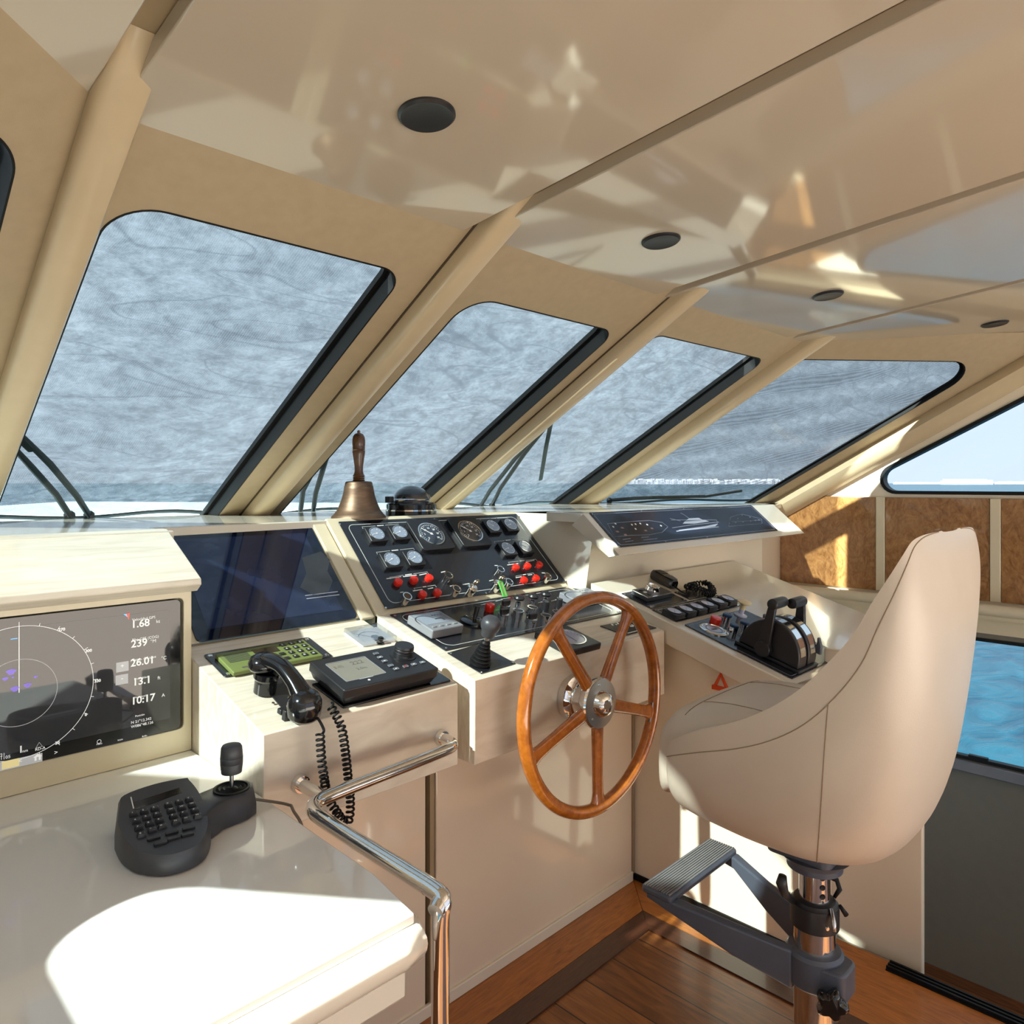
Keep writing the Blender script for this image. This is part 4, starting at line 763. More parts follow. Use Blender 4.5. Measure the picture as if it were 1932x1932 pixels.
def display_unit(fr, quad, h, lab, cat='display', rot=0):
    q = [fr.uv(*k, h).to_2d() for k in quad]; c = sum(q, V((0, 0))) / 4; w_ = ((q[1] - q[0]).length + (q[2] - q[3]).length) / 2; l_ = ((q[3] - q[0]).length + (q[2] - q[1]).length) / 2
    t = thing('multifunction_display', lab, cat, fr.at(c.x, c.y, .0045), 'grey instrument displays'); h -= .0045
    obj('case', MB().prism(rect(w_, l_, .004, 3), 0, h), M['grey'], t, bevel=.003)
    obj('lcd', MB().prism(rect(w_ * .84, l_ * .60, .004, 3, (0, l_ * .12)), h - .001, h + .0006), M['lcd_blue'], t, smooth=0)
    mb = MB(); mb.ribbon([V((-w_ * .26 + w_ * .30 * cos(radians(a_)), l_ * .02 + l_ * .30 * sin(radians(a_)))) for a_ in range(20, 200, 12)], .003, h + .0006, .0003); mb.ribbon([V((w_ * .0, l_ * .05)), V((w_ * .22, l_ * .05)), V((w_ * .22, -l_ * .08))], .006, h + .0006, .0003)
    for k in range(4): mb.box((w_ * .08 + k * w_ * .09, l_ * .26, h + .0007), (w_ * .04, .006, .0004))
    obj('reading', mb, M['charcoal'], t, smooth=0)
    for k in range(4): b = obj('button', MB().prism(rect(w_ * .13, l_ * .075, .003, 3), h - .001, h + .003), M['grey'], t, bevel=.001); b.matrix_local = Matrix.Translation((-w_ * .33 + k * w_ * .22, -l_ * .34, 0))
    return t
display_unit(FT, ((770, 1160), (831, 1151), (873, 1179), (816, 1190)), .032, 'grey square display at the left end of the black switch panel')
display_unit(FT, ((1058, 1120), (1100, 1107), (1140, 1121), (1096, 1134)), .032, 'pale grey square display behind the top of the wooden wheel')
# thruster lever
q = [FT.uv(*k, .002).to_2d() for k in ((844, 1232), (908, 1271), (973, 1252), (904, 1215))]; cx = sum(q, V((0, 0))) / 4
t = thing('thruster_lever', 'black ball topped lever in a ribbed rubber boot on a square plate', 'lever', FT.at(cx.x, cx.y))
mb = MB(); hw = (q[2].x + q[3].x - q[0].x - q[1].x) / 4; hv = (q[0].y + q[3].y - q[1].y - q[2].y) / 4
obj('plate', MB().prism([q[k] - cx for k in (1, 2, 3, 0)], 0.0006, .003), M['panel_black'], t, bevel=.0006)
screws(t, [(q[k] - cx) * .90 for k in range(4)], .003)
bp = FT.uv(906, 1249, .01).to_2d() - cx
prof = [(.036, 0), (.037, .006)]
for k in range(6):
    r_ = .034 - k * .0035; z = .010 + k * .0115; prof += [(r_ - .006, z), (r_, z + .004), (r_ - .001, z + .008)]
prof += [(.010, .080), (.007, .082)]
tilt = Matrix.Translation((bp.x, bp.y, .0072)) @ Matrix.Rotation(radians(1), 4, 'Y') @ Matrix.Rotation(radians(6), 4, 'X') @ Matrix.Diagonal((.80, .80, .86, 1))
obj('boot', MB().lathe(prof, tilt, 32), M['rubber'], t, smooth=40); obj('stem', MB().cyl(tilt @ V((0, 0, .076)), tilt @ V((0, 0, .098)), .0065, seg=16), M['steel'], t)
obj('knob', MB().lathe([(.006, .094), (.021, .096), (.025, .102), (.026, .116), (.031, .122), (.034, .136), (.032, .150), (.022, .160), (0, .163)], tilt, 32), M['charcoal'], t, smooth=40)
# rudder indicator
c = FT.uv(1072, 1203, .02).to_2d(); t = thing('rudder_indicator', 'flat black square instrument with a pale round dial behind the wheel', 'gauge', FT.at(c.x, c.y))
obj('case', MB().prism(rect(.150, .150, .006, 3), 0.0006, .022), M['black'], t, bevel=.003)
mb = MB(); ring(mb, circle(.057, 40, (0, 0)), circle(.053, 40, (0, 0)), .021, .0245); obj('rim', mb, M['chrome'], t)
obj('dial', MB().prism(circle(.053, 40), .0215, .0226), M['dial_light'], t, smooth=0)
mb = MB()
for k in range(15): a_ = radians(180 - k * 180 / 14); mb.ribbon([V((cos(a_), sin(a_) - .2)) * .042, V((cos(a_), sin(a_) - .2)) * .05], .0014, .0226, .0002)
mb.ribbon([V((0, -.035)), V((.01, .04))], .002, .0228, .0003); obj('scale', mb, M['charcoal'], t, smooth=0)
# emblem plate
q = [FT.uv(*k, .002).to_2d() for k in ((1179.5, 1199), (1239, 1184.5), (1191, 1169), (1132, 1181))]; cx = sum(q, V((0, 0))) / 4
t = thing('thruster_plate', 'small black plate with white printed emblems at the right of the helm console', 'panel', FT.at(cx.x, cx.y))
obj('plate', MB().prism([k - cx for k in q], 0.0006, .003), M['panel_black'], t, bevel=.0006)
mb = MB(); random.seed(5)
for k in range(6): mb.ribbon([V((-.05 + k * .016, .030)), V((-.042 + k * .016, .042 - (k % 2) * .01))], .006, .003, .0003)
for sx in (-1, 1):
    for k in range(5): a_ = radians(30 + k * 30); mb.ribbon([V((sx * .030 + cos(a_) * .010, -.01 + sin(a_) * .008)), V((sx * .030 + cos(a_) * .026, -.01 + sin(a_) * .02))], .006, .003, .0003)
mb.ribbon([V((-.055, -.036)), V((.055, -.036))], .004, .003, .0003); obj('emblem', mb, M['mark'], t, smooth=0)
# ---------------------------------------------------------------- keypad with joystick on the chart table
K0 = atZ(300, 1590, TZ)
kq = [atZ(*p, TZ) for p in ((222, 1600), (333, 1625), (480, 1525))]
# local axes: a to the right along the keypad, b towards the display edge
ka = (atZ(392, 1505, TZ + .05) - atZ(245, 1540, TZ + .05)); ka.z = 0; ka.normalize()
kc = atZ(306, 1555, TZ + .04); FK = Frame((kc.x, kc.y, TZ), ka, Matrix.Rotation(pi / 2, 3, 'Z') @ ka)
t = thing('control_keyboard', 'dark grey joystick keyboard with number keys on the chart table', 'keyboard', FK.m)
kuv = lambda x, y, h: FK.uv(x, y, h).to_2d()
rim = [(222, 1545), (226, 1520), (234, 1505), (290, 1486), (348, 1474), (356, 1476), (372, 1490), (386, 1512), (392, 1535), (386, 1556), (370, 1572), (340, 1584), (305, 1590), (262, 1585), (235, 1568)]
hz = lambda q: 0.044 + 0.11 * max(-.12, q.y + .02)
top = [kuv(x, y, .055) for x, y in rim]
top = [V((p.x, p.y)) for p in smooth_path([V((p.x, p.y, 0)) for p in top + [top[0]]], 4)[:-1]]
top = [p.to_2d() if len(p) == 3 else p for p in top]
low = inset(top, -0.005); mid = inset(top, -0.003)
rows = [[V((p.x, p.y, 0.003)) for p in low], [V((p.x, p.y, hz(p) * .55)) for p in low], [V((p.x, p.y, hz(p) - .006)) for p in mid], [V((p.x, p.y, hz(p))) for p in top]]
mb = MB(); mb.grid(rows, True); n = len(top); b_ = 3 * n; mb.f.append(tuple(b_ + i for i in range(n))); mb.f.append(tuple(reversed(range(n))))
obj('body', mb, M['charcoal'], t, smooth=40)
ft = MB(); jx = kuv(437, 1488, .05); 
arm = [(jx, .040), (jx.lerp(V((.06, .02)), .5), .036), (V((.035, .01)), .042)]
mb = MB(); rows = []
for c, w_ in ((V((.02, .015)), .062), (jx.lerp(V((.02, .015)), .66), .050), (jx.lerp(V((.02, .015)), .42), .038), (jx.lerp(V((.02, .015)), .2), .039), (jx, .042), (jx + (jx - V((.02, .015))).normalized() * .026, .033), (jx + (jx - V((.02, .015))).normalized() * .040, .012)):
    d = (jx - V((.02, .015))).normalized(); s_ = V((-d.y, d.x)); w2 = w_ + .008
    zz = .030 if len(rows) == 0 else .046
    rows.append([V((*(c + s_ * w2), 0.003)), V((*(c + s_ * w2), .022)), V((*(c + s_ * w_), zz)), V((*(c + s_ * w_ * .85), zz + .004)), V((*(c - s_ * w_ * .85), zz + .004)), V((*(c - s_ * w_), zz)), V((*(c - s_ * w2), .022)), V((*(c - s_ * w2), 0.003))])
mb.grid(rows); mb.f.append(tuple(6 * 8 + k for k in range(8))); obj('joystick_arm', mb, M['charcoal'], t, smooth=45)
j = obj('joystick', MB().lathe([(.034, .049), (.034, .053), (.030, .0535), (.028, .050), (.024, .0535), (.020, .050), (.016, .0535), (.012, .051), (.006, .054), (0, .054)], Matrix.Translation((jx.x, jx.y, 0)), 36), M['rubber'], t, smooth=25)
obj('stem', MB().cyl((jx.x, jx.y, .050), (jx.x, jx.y, .082), .004, seg=12), M['steel'], j)
obj('knob', MB().lathe([(.008, .078), (.019, .082), (.021, .100), (.0205, .101), (.021, .102), (.0212, .112), (.0205, .113), (.021, .114), (.0195, .131), (.017, .135), (0, .137)], Matrix.Translation((jx.x, jx.y, 0)), 32), M['charcoal'], j, smooth=35)
def onkey(x, y): p = kuv(x, y, .055); return V((p.x, p.y, hz(p)))
a0 = [onkey(*p) for p in ((248, 1516), (338, 1489), (343, 1496), (255, 1526))]
nrm = (onkey(340, 1490) - onkey(250, 1518)).cross(onkey(300, 1560) - onkey(300, 1500)).normalized(); nrm = nrm if nrm.z > 0 else -nrm
obj('display_window', MB().add([p + nrm * .0006 for p in a0] + [p + nrm * -.002 for p in a0], [(0, 1, 2, 3), (4, 5, 6, 7)[::-1], (0, 1, 5, 4), (1, 2, 6, 5), (2, 3, 7, 6), (3, 0, 4, 7)]), M['gloss_black'], t, smooth=0)
mb = MB(); e_ = [onkey(*p) + nrm * .0008 for p in ((247, 1508), (252, 1524))]; mb.tube(e_, .0011, 6); obj('display_edge', mb, M['mark'], t)
cols = [((252, 1534), (267, 1564)), ((272, 1529), (287, 1556)), ((292, 1524), (306, 1550)), ((318, 1517), (332, 1542)), ((338, 1512), (352, 1537)), ((357, 1507), (373, 1531))]
digits = '1470258*369#'
for ci, (pa_, pb_) in enumerate(cols):
    for k in range(4):
        p = onkey(pa_[0] + (pb_[0] - pa_[0]) * k / 3, pa_[1] + (pb_[1] - pa_[1]) * k / 3)
        ux = ka_l = V((1, 0, 0)); fr = Frame(p, V((1, 0, 0)), V((0, 1, .1)))
        ky = obj('key', MB().hexa([V((-.0075, -.0055, -.001)), V((.0075, -.0055, -.001)), V((.0075, .0055, -.001)), V((-.0075, .0055, -.001)), V((-.0055, -.0038, .006)), V((.0055, -.0038, .006)), V((.0055, .0044, .006)), V((-.0055, .0044, .006))]), M['dark_key'], t, bevel=.0007); ky.matrix_local = fr.m
        ch = digits[(ci % 3) * 4 + k] if ci < 3 else 'TWFN'[k]
        mk_ = MB(); text_to(mk_, ch, .0062, Matrix.Translation((-.0035, -.002, .0061))); obj('key_legend', mk_, M['mark'], ky, smooth=0)
for x, y in ((290, 1567), (303, 1574), (324, 1557), (328, 1565), (356, 1549), (354, 1558)):
    p = onkey(x, y); fr = Frame(p, V((1, 0, 0)), V((0, 1, .1))); ky = obj('key', MB().prism(rect(.021, .008, .002, 3), -.001, .004), M['dark_key'], t, bevel=.0008); ky.matrix_local = fr.m
cab = smooth_path([V((*(jx + V((.035, .005))), .02)), V((*(jx + V((.07, .0))), .008)), V((*(jx + V((.10, -.03))), .004)), FK.loc((.700, 1.30, TZ + .004)), FK.loc((.716, 1.29, TZ - .06)), FK.loc((.76, 1.45, .55)), FK.loc((.80, 1.56, .35)), FK.loc((.82, 1.57, .1))], 8)
obj('cable', MB().tube(cab, .0030, 8), mat('beige_cable', srgb(110, 98, 84), .5), t)
# ---------------------------------------------------------------- green keypad
nv = lambda x, y, h=.004: FN.uv(x, y, h).to_2d()
def quadframe(fr, pts, h):
    q = [fr.uv(*p, h).to_2d() for p in pts]; c = sum(q, V((0, 0))) / 4; return c, ((q[1] - q[0]).length + (q[2] - q[3]).length) / 2, ((q[3] - q[0]).length + (q[2] - q[1]).length) / 2
c, w_, l_ = quadframe(FN, ((386, 1235), (582, 1201.7), (627, 1237.4), (423, 1279)), .003)
t = thing('intercom', 'olive green loudspeaker keypad on a dark plate beside the handset', 'intercom', FN.at(c.x, c.y, .0005))
obj('mounting_plate', MB().prism(rect(w_, l_, .008, 4), 0, .003), M['panel_black'], t, bevel=.0008)
screws(t, [(sx * (w_ / 2 - .012), sy * (l_ / 2 - .012)) for sx in (-1, 1) for sy in (-1, 1)], .003, .006)
c2, gw, gl = quadframe(FN, ((407.6, 1233.4), (571, 1204.4), (608.8, 1234), (441, 1269)), .016); d2 = c2 - c
cs = obj('case', MB().prism(rect(gw, gl, .003, 3), 0.003, .014), M['green'], t, bevel=.002); cs.matrix_local = Matrix.Translation((d2.x, d2.y, 0))
for k in range(7): o = obj('speaker_slot', MB().box((0, 0, .0143), (gw * .25, .0026, .0006)), M['charcoal'], cs, smooth=0); o.matrix_local = Matrix.Translation((-gw * .32, gl * (.34 - k * .062), 0))
o = obj('display_window', MB().prism(rect(gw * .27, gl * .30, .001, 2), .0138, .0146), M['gloss_black'], cs, smooth=0); o.matrix_local = Matrix.Translation((0.0, gl * .24, 0))
for r_ in range(4):
    for k in range(3):
        o = obj('key', MB().prism(rect(gw * .062, gl * .13, .0015, 2), .0138, .0165), M['dark_key'], cs, bevel=.0006); o.matrix_local = Matrix.Translation((gw * (.22 + k * .105), gl * (.36 - r_ * .225), 0))
        mk_ = MB(); text_to(mk_, '123456789*0#'[r_ * 3 + k], gl * .10, Matrix.Translation((-gw * .02, -gl * .04, .0166))); obj('key_legend', mk_, M['mark'], o, smooth=0)
for k in range(2): o = obj('key', MB().prism(rect(gw * .062, gl * .12, .0015, 2), .0138, .0165), M['dark_key'], cs, bevel=.0006); o.matrix_local = Matrix.Translation((gw * .115, gl * (-.08 - k * .25), 0))
o = obj('name_strip', MB().prism(rect(gw * .24, gl * .06, 0), .0138, .0146), M['steel'], cs, smooth=0); o.matrix_local = Matrix.Translation((-gw * .26, -gl * .36, 0))
# ---------------------------------------------------------------- telephone handset
ear = nv(497, 1259, .06); mou = nv(574, 1335, .03); c = nv(540, 1318, .003); ax = (mou - ear).normalized()
FH = Frame(FN.w(ear.x, ear.y, 0), FN.u * ax.x + FN.v * ax.y, FN.u * -ax.y + FN.v * ax.x)     # u runs from earpiece to mouthpiece
HL = (mou - ear).length
t = thing('telephone', 'black telephone handset lying on its cradle with a coiled cord', 'telephone', FH.m)
q = [FH.uv(*p, .002).to_2d() for p in ((484, 1281), (543.5, 1350), (580, 1335), (541, 1290))]
obj('cradle_plate', MB().prism(rounded([q[0], q[1], q[1] + V((.0, .075)), q[0] + V((-.015, .075))], .004, 3), .0005, .004), M['black'], t, bevel=.0008)
e = FH.uv(505, 1275, .02).to_2d()
obj('ear_rest', MB().lathe([(.026, .004), (.026, .034), (.030, .040), (.0295, .052)], Matrix.Translation((0.010, 0.004, 0)) @ Matrix.Diagonal((1, .95, 1, 1)), 32), M['gloss_black'], t)
mb = MB(); mb.box((HL * .86, -.030, .012), (.012, .010, .024)); mb.box((HL * .86, .018, .012), (.012, .010, .024)); mb.box((HL * .72, -.006, .010), (.014, .050, .012)); obj('cradle_hook', mb, M['black'], t, bevel=.002)
screws(t, [(HL * .42, -.012), (HL * .42, .03), (HL * .78, -.022)], .004, .0038)
pth = [V((-.012, 0, .058)), V((.0, 0, .073)), V((.022, 0, .085)), V((.055, 0, .089)), V((HL * .5, 0, .086)), V((HL * .74, 0, .072)), V((HL * .9, 0, .056)), V((HL + .004, 0, .046))]
rad = [(.014, .017), (.017, .020), (.0155, .0185), (.0145, .0165), (.0145, .0165), (.0155, .018), (.019, .021), (.019, .022)]
sp = smooth_path(pth, 5); rr = []
for i in range(len(pth) - 1):
    for j in range(5): f = j / 5; rr.append(tuple(rad[i][k] * (1 - f) + rad[i + 1][k] * f for k in (0, 1)))
rr.append(rad[-1]); rr = [(a * 1.15, b * 1.15) for a, b in rr]
h = obj('handset', MB().tube(sp, rr, 18, flat=(0, 0, 1)), M['gloss_black'], t, smooth=180)
obj('earpiece', MB().lathe([(0, .046), (.027, .046), (.031, .052), (.031, .060), (.026, .072), (.014, .079), (0, .081)], Matrix.Translation((.006, 0, .008)) @ Matrix.Rotation(radians(-6), 4, 'Y') @ Matrix.Diagonal((1.1, 1.1, 1.06, 1)), 32), M['gloss_black'], h, smooth=60)
obj('mouthpiece', MB().lathe([(0, .004), (.027, .004), (.032, .011), (.033, .028), (.031, .042), (.024, .054), (.012, .061), (0, .062)], Matrix.Translation((HL, 0, .003)) @ Matrix.Diagonal((1.14, 1.14, 1.1, 1)), 32), M['gloss_black'], h, smooth=60)
lo = lambda x, y, Y: FH.loc(atY(x, y, Y))
p0 = FH.loc(FH.w(HL + .024, .012, .020))
lead = smooth_path([p0, lo(604, 1362, 1.385), lo(611, 1378, 1.378), lo(607, 1386, 1.372)], 8)
obj('cord_lead', MB().tube(lead, .0030, 8), M['rubber'], t)
Yc = 1.365
run = smooth_path([lo(604, 1386, Yc), lo(606, 1425, Yc), lo(611, 1465, Yc - .005), lo(619, 1505, Yc + .012), lo(634, 1530, 1.372), lo(650, 1552, 1.375), lo(659, 1545, 1.372), lo(661, 1510, 1.372), lo(657, 1470, Yc + .003), lo(653, 1430, Yc), lo(645, 1375, Yc), lo(633, 1348, 1.385), lo(622, 1330, 1.392)], 7)
obj('coiled_cord', MB().tube(helix(run, .0080, 46, 12), .0026, 7), M['rubber'], t, smooth=180)
# ---------------------------------------------------------------- autopilot control head
HB = .048
c, w_, l_ = quadframe(FN, ((586, 1248), (760, 1213.7), (827, 1261), (648, 1304)), HB)
t = thing('autopilot_head', 'black control unit with a grey screen and a big round knob', 'control unit', FN.at(c.x, c.y, .0005))
q = [FN.uv(*p, .004).to_2d() - c for p in ((575, 1270), (648, 1335), (851, 1284), (800, 1245))]
obj('bracket_plate', MB().prism(rounded([V((q[1].x, q[1].y)), V((q[2].x, q[2].y)), V((q[2].x - .005, .05)), V((q[1].x - .01, .05))], .003, 3), 0, .005), M['gloss_black'], t, bevel=.001)
mb = MB(); x, y = w_ / 2, l_ / 2
mb.hexa([V((-x * .92, -y * .86, .005)), V((x * .92, -y * .86, .005)), V((x * .92, y * .9, .005)), V((-x * .92, y * .9, .005)), V((-x * .98, -y * .98, HB - .022)), V((x * .98, -y * .98, HB - .022)), V((x * .98, y * .98, HB - .022)), V((-x * .98, y * .98, HB - .022))]); obj('case_back', mb, M['black'], t, bevel=.003)
obj('case_front', MB().prism(rect(w_, l_, .005, 3), HB - .024, HB), M['black'], t, bevel=.003, seg=3)
au = lambda X_, Y_: FN.uv(580 + X_ * .1553, 1150 + Y_ * .1553, HB).to_2d() - c
s4 = [au(*p) for p in ((480, 890), (955, 770), (690, 570), (215, 670))]; sc2 = sum(s4, V((0, 0))) / 4
sw = ((s4[1] - s4[0]).length + (s4[2] - s4[3]).length) / 2; sh = ((s4[3] - s4[0]).length + (s4[2] - s4[1]).length) / 2
mb = MB(); ring(mb, rect(sw, sh, .004, 4, sc2), rect(sw * .965, sh * .955, .003, 4, sc2), HB - .001, HB + .0012); obj('screen_border', mb, M['grey'], t, smooth=0)
obj('screen', MB().prism(rect(sw * .965, sh * .955, .003, 4, sc2), HB - .001, HB + .0005), M['lcd'], t, smooth=0)
mb = MB(); text_to(mb, '222', sh * .24, Matrix.Translation((sc2.x + sw * .02, sc2.y + sh * .20, HB + .0006))); text_to(mb, 'S-III', sh * .17, Matrix.Translation((sc2.x - sw * .42, sc2.y + sh * .18, HB + .0006))); text_to(mb, '2.0m', sh * .15, Matrix.Translation((sc2.x + sw * .0, sc2.y - sh * .08, HB + .0006))); obj('screen_reading', mb, mat('faded_lcd_ink', srgb(96, 92, 82), .4), t, smooth=0)
mb = MB(); p_ = sc2 + V((-sw * .02, -sh * .62)); mb.box((p_.x, p_.y + .012, HB + .0004), (sw * .34, .0022, .0006)); mb.prism(circle(.0032, 12, (p_.x, p_.y)), HB, HB + .0007); obj('brand_strip', mb, M['mark'], t, smooth=0)
for x_, y_, m_ in ((830, 545, 'grey'), (880, 590, 'charcoal'), (935, 635, 'charcoal'), (1010, 690, 'lcd_blue'), (1075, 730, 'charcoal'), (1190, 700, 'red'), (1290, 675, 'charcoal'), (1395, 650, 'charcoal')):
    p_ = au(x_, y_); o = obj('button', MB().prism(rect(.0145, .0095, .002, 3), HB - .001, HB + .0025), M['charcoal'], t, bevel=.0008); o.matrix_local = Matrix.Translation((p_.x, p_.y, 0))
    mb = MB(); ring(mb, rect(.0145, .0095, .002, 3), rect(.0125, .0076, .0015, 3), HB + .0020, HB + .0029); obj('button_edge', mb, M['lcd_blue'], o, smooth=0); mb = MB(); mb.prism(rect(.006, .003, 0), HB + .0024, HB + .0028); obj('button_mark', mb, M[m_ if m_ != 'charcoal' else 'mark'], o, smooth=0)
p_ = au(1160, 560); o = obj('knob', MB().lathe([(.034, HB - .001), (.034, HB + .002), (.026, HB + .003), (.025, HB + .008), (.0255, HB + .012), (.0245, HB + .013), (.0255, HB + .016), (.0255, HB + .020), (.0245, HB + .0215), (.0255, HB + .024), (.024, HB + .029), (0, HB + .030)], seg=44), M['black'], t, smooth=35); o.matrix_local = Matrix.Translation((p_.x, p_.y, 0))
# ---------------------------------------------------------------- clinometer in a clear box, and a small knob
c, w_, l_ = quadframe(FN, ((653, 1187), (710, 1175), (751, 1201), (682.5, 1213.7)), .014)
t = thing('deck_gauge', 'flat clear plastic cased meter with a white face behind the autopilot head', 'meter', FN.at(c.x, c.y, .0006))
obj('base', MB().prism(rect(w_ * .97, l_ * .96, .003, 3), 0, .003), M['ship'], t, smooth=0)
obj('clear_cover', MB().prism(rect(w_, l_, .004, 3), .0035, .016), M['clear'], t, bevel=.002)
mb = MB(); mb.box((.01, -l_ * .28, .0048), (.032, .012, .002)); mb.prism(circle(.012, 20, (.008, -l_ * .12)), .0034, .0056); obj('movement', mb, M['steel'], t, smooth=30)
mb = MB(); mb.ribbon([V((cos(radians(a)) * .04, -l_ * .15 + sin(radians(a)) * .045)) for a in range(30, 155, 8)], .0008, .0034, .0003); mb.ribbon([V((.005, -l_ * .12)), V((-.03, l_ * .25))], .0007, .0036, .0003); obj('scale', mb, M['charcoal'], t, smooth=0)
p_ = FN.uv(717.5, 1212, .004); t = thing('small_knob', 'tiny round black knob in front of the clear plastic meter', 'knob', FN.at(p_.x, p_.y, .0006))
obj('knob_cap', MB().lathe([(.011, 0), (.011, .003), (.006, .005), (.006, .009), (.0085, .012), (.0085, .017), (.005, .020), (0, .0205)], seg=20), M['gloss_black'], t)
# ---------------------------------------------------------------- radio, microphone, gauge strip, engine plate on the starboard console
su = lambda x, y, h=.003: FSB.uv(x, y, h).to_2d()
def plate(name, lab, cat, pts, inner=0.0):
    c, w_, l_ = quadframe(FSB, pts, .003); t = thing(name, lab, cat, FSB.at(c.x, c.y, .0006)); o = obj('plate', MB().prism(rect(w_, l_, .003, 2), 0, .003), M['panel_black'], t, bevel=.0007); screws(t, [(sx * (w_ / 2 - .01), sy * (l_ / 2 - .01)) for sx in (-1, 1) for sy in (-1, 1)], .003, .0032); return t, c, w_, l_
t, c, w_, l_ = plate('radio_panel', 'black plate with a raised radio control and chrome ring knob on the side console', 'radio', ((1227, 1148), (1301, 1133), (1239, 1107.8), (1172.8, 1119)))
obj('case', MB().prism(rect(w_ * .70, l_ * .55, .004, 3, (0, l_ * .10)), .003, .020), M['charcoal'], t, bevel=.002)
mb = MB(); ring(mb, rect(w_ * .70, l_ * .55, .004, 3, (0, l_ * .10)), rect(w_ * .66, l_ * .50, .003, 3, (0, l_ * .10)), .019, .0212); obj('chrome_edge', mb, M['chrome'], t, smooth=0)
obj('knob', MB().lathe([(.030, .020), (.030, .026), (.026, .036), (.027, .040), (.022, .042), (.019, .036), (0, .035)], Matrix.Translation((w_ * .02, l_ * .16, 0)), 32), M['chrome'], t, smooth=40)
for k in range(3): o = obj('button', MB().prism(rect(.016, .010, .002, 2), .0195, .0225), M['mark' if k == 1 else 'dark_key'], t, bevel=.0006); o.matrix_local = Matrix.Translation((-w_ * .20, l_ * (.26 - k * .14), 0))
# microphone
pm = su(1254, 1095, .015); m1 = su(1236, 1082, .02); m2 = su(1272, 1106, .012); ax = (m2 - m1).normalized(); FMI = Frame(FSB.w(pm.x, pm.y, .0008), FSB.u * ax.x + FSB.v * ax.y, FSB.u * -ax.y + FSB.v * ax.x); ml = (m2 - m1).length
t = thing('hand_microphone', 'black hand held radio microphone lying behind the radio plate', 'microphone', FMI.m)
out = [V((-ml * .55, -.022)), V((-ml * .40, -.031)), V((0, -.031)), V((ml * .5, -.018)), V((ml * .5, .018)), V((0, .031)), V((-ml * .40, .031)), V((-ml * .55, .022))]
rows = [[V((p.x, p.y, z)) * 1 for p in inset(out, d)] for z, d in ((0, .004), (.006, 0), (.026, 0), (.036, .005), (.039, .010))]; mb = MB(); mb.grid(rows, True); mb.f.append(tuple(4 * 8 + k for k in range(8))); mb.f.append(tuple(reversed(range(8)))); obj('body', mb, M['gloss_black'], t, smooth=30, bevel=.0015)
obj('grille', MB().prism([p * .72 + V((-ml * .02, 0)) for p in out[:2] + [V((-.01, -.030)), V((-.01, .030))] + out[6:]], .0385, .0405), M['black'], t, bevel=.001)
obj('talk_face', MB().prism([V((.01, -.024)), V((ml * .46, -.014)), V((ml * .46, .014)), V((.01, .024))], .0385, .0402), M['slate'], t, bevel=.0006)
c3 = su(1320, 1117, .01)
cm = lambda u, v, h: FMI.loc(FSB.w(c3.x + u, c3.y + v, h))
spiral = []
for k in range(40):
    a_ = k / 39 * 2 * pi * 1.7; r_ = .055 - .022 * k / 39; spiral.append(cm(cos(a_ + 2.4) * r_ * 1.25, sin(a_ + 2.4) * r_, .024 + .014 * k / 39 + .008 * sin(a_ * 2)))
obj('coiled_cord', MB().tube(helix(spiral, .0085, 40, 10), .0032, 7), M['rubber'], t, smooth=180)
obj('cord_lead', MB().tube(smooth_path([V((ml * .5, 0, .018)), V((ml * .5 + .012, -.004, .012)), cm(-.085, .012, .008), spiral[0]], 8), .0032, 8), M['rubber'], t)
t, c, w_, l_ = plate('socket_plate', 'small black plate under the heap of coiled microphone cord', 'plate', ((1305, 1131), (1354, 1118), (1321, 1107), (1271, 1118)))
# gauge strip
t, c, w_, l_ = plate('gauge_strip', 'narrow black plate with a row of six pale oval looking gauges', 'panel', ((1282, 1175), (1395, 1141), (1352, 1122), (1231, 1151)))
mb = MB(); mb.ribbon(rect(w_ - .03, l_ - .022, .008, 4), .0016, .003, .0002, True); obj('border_line', mb, M['mark'], t, smooth=0)
for x_, y_ in ((1273, 1150), (1295, 1145.5), (1315.5, 1141), (1335.6, 1136), (1355, 1130.7), (1374, 1126)):
    p_ = FSB.uv(x_, y_, .03).to_2d() - c; g_ = obj('gauge', MB().prism(rect(.062, .062, .004, 3), .003, .024), M['black'], t, bevel=.002); g_.matrix_local = Matrix.Translation((p_.x, p_.y, 0))
    mb = MB(); ring(mb, circle(.027, 30), circle(.025, 30), .0235, .0262); obj('rim', mb, M['black'], g_); obj('dial', MB().prism(circle(.025, 30), .0235, .0250), M['dial_light'], g_, smooth=0)
    mb = MB(); mb.ribbon([V((-.014, -.012)), V((.008, .006))], .0018, .025, .0003); obj('needle', mb, M['charcoal'], g_, smooth=0)
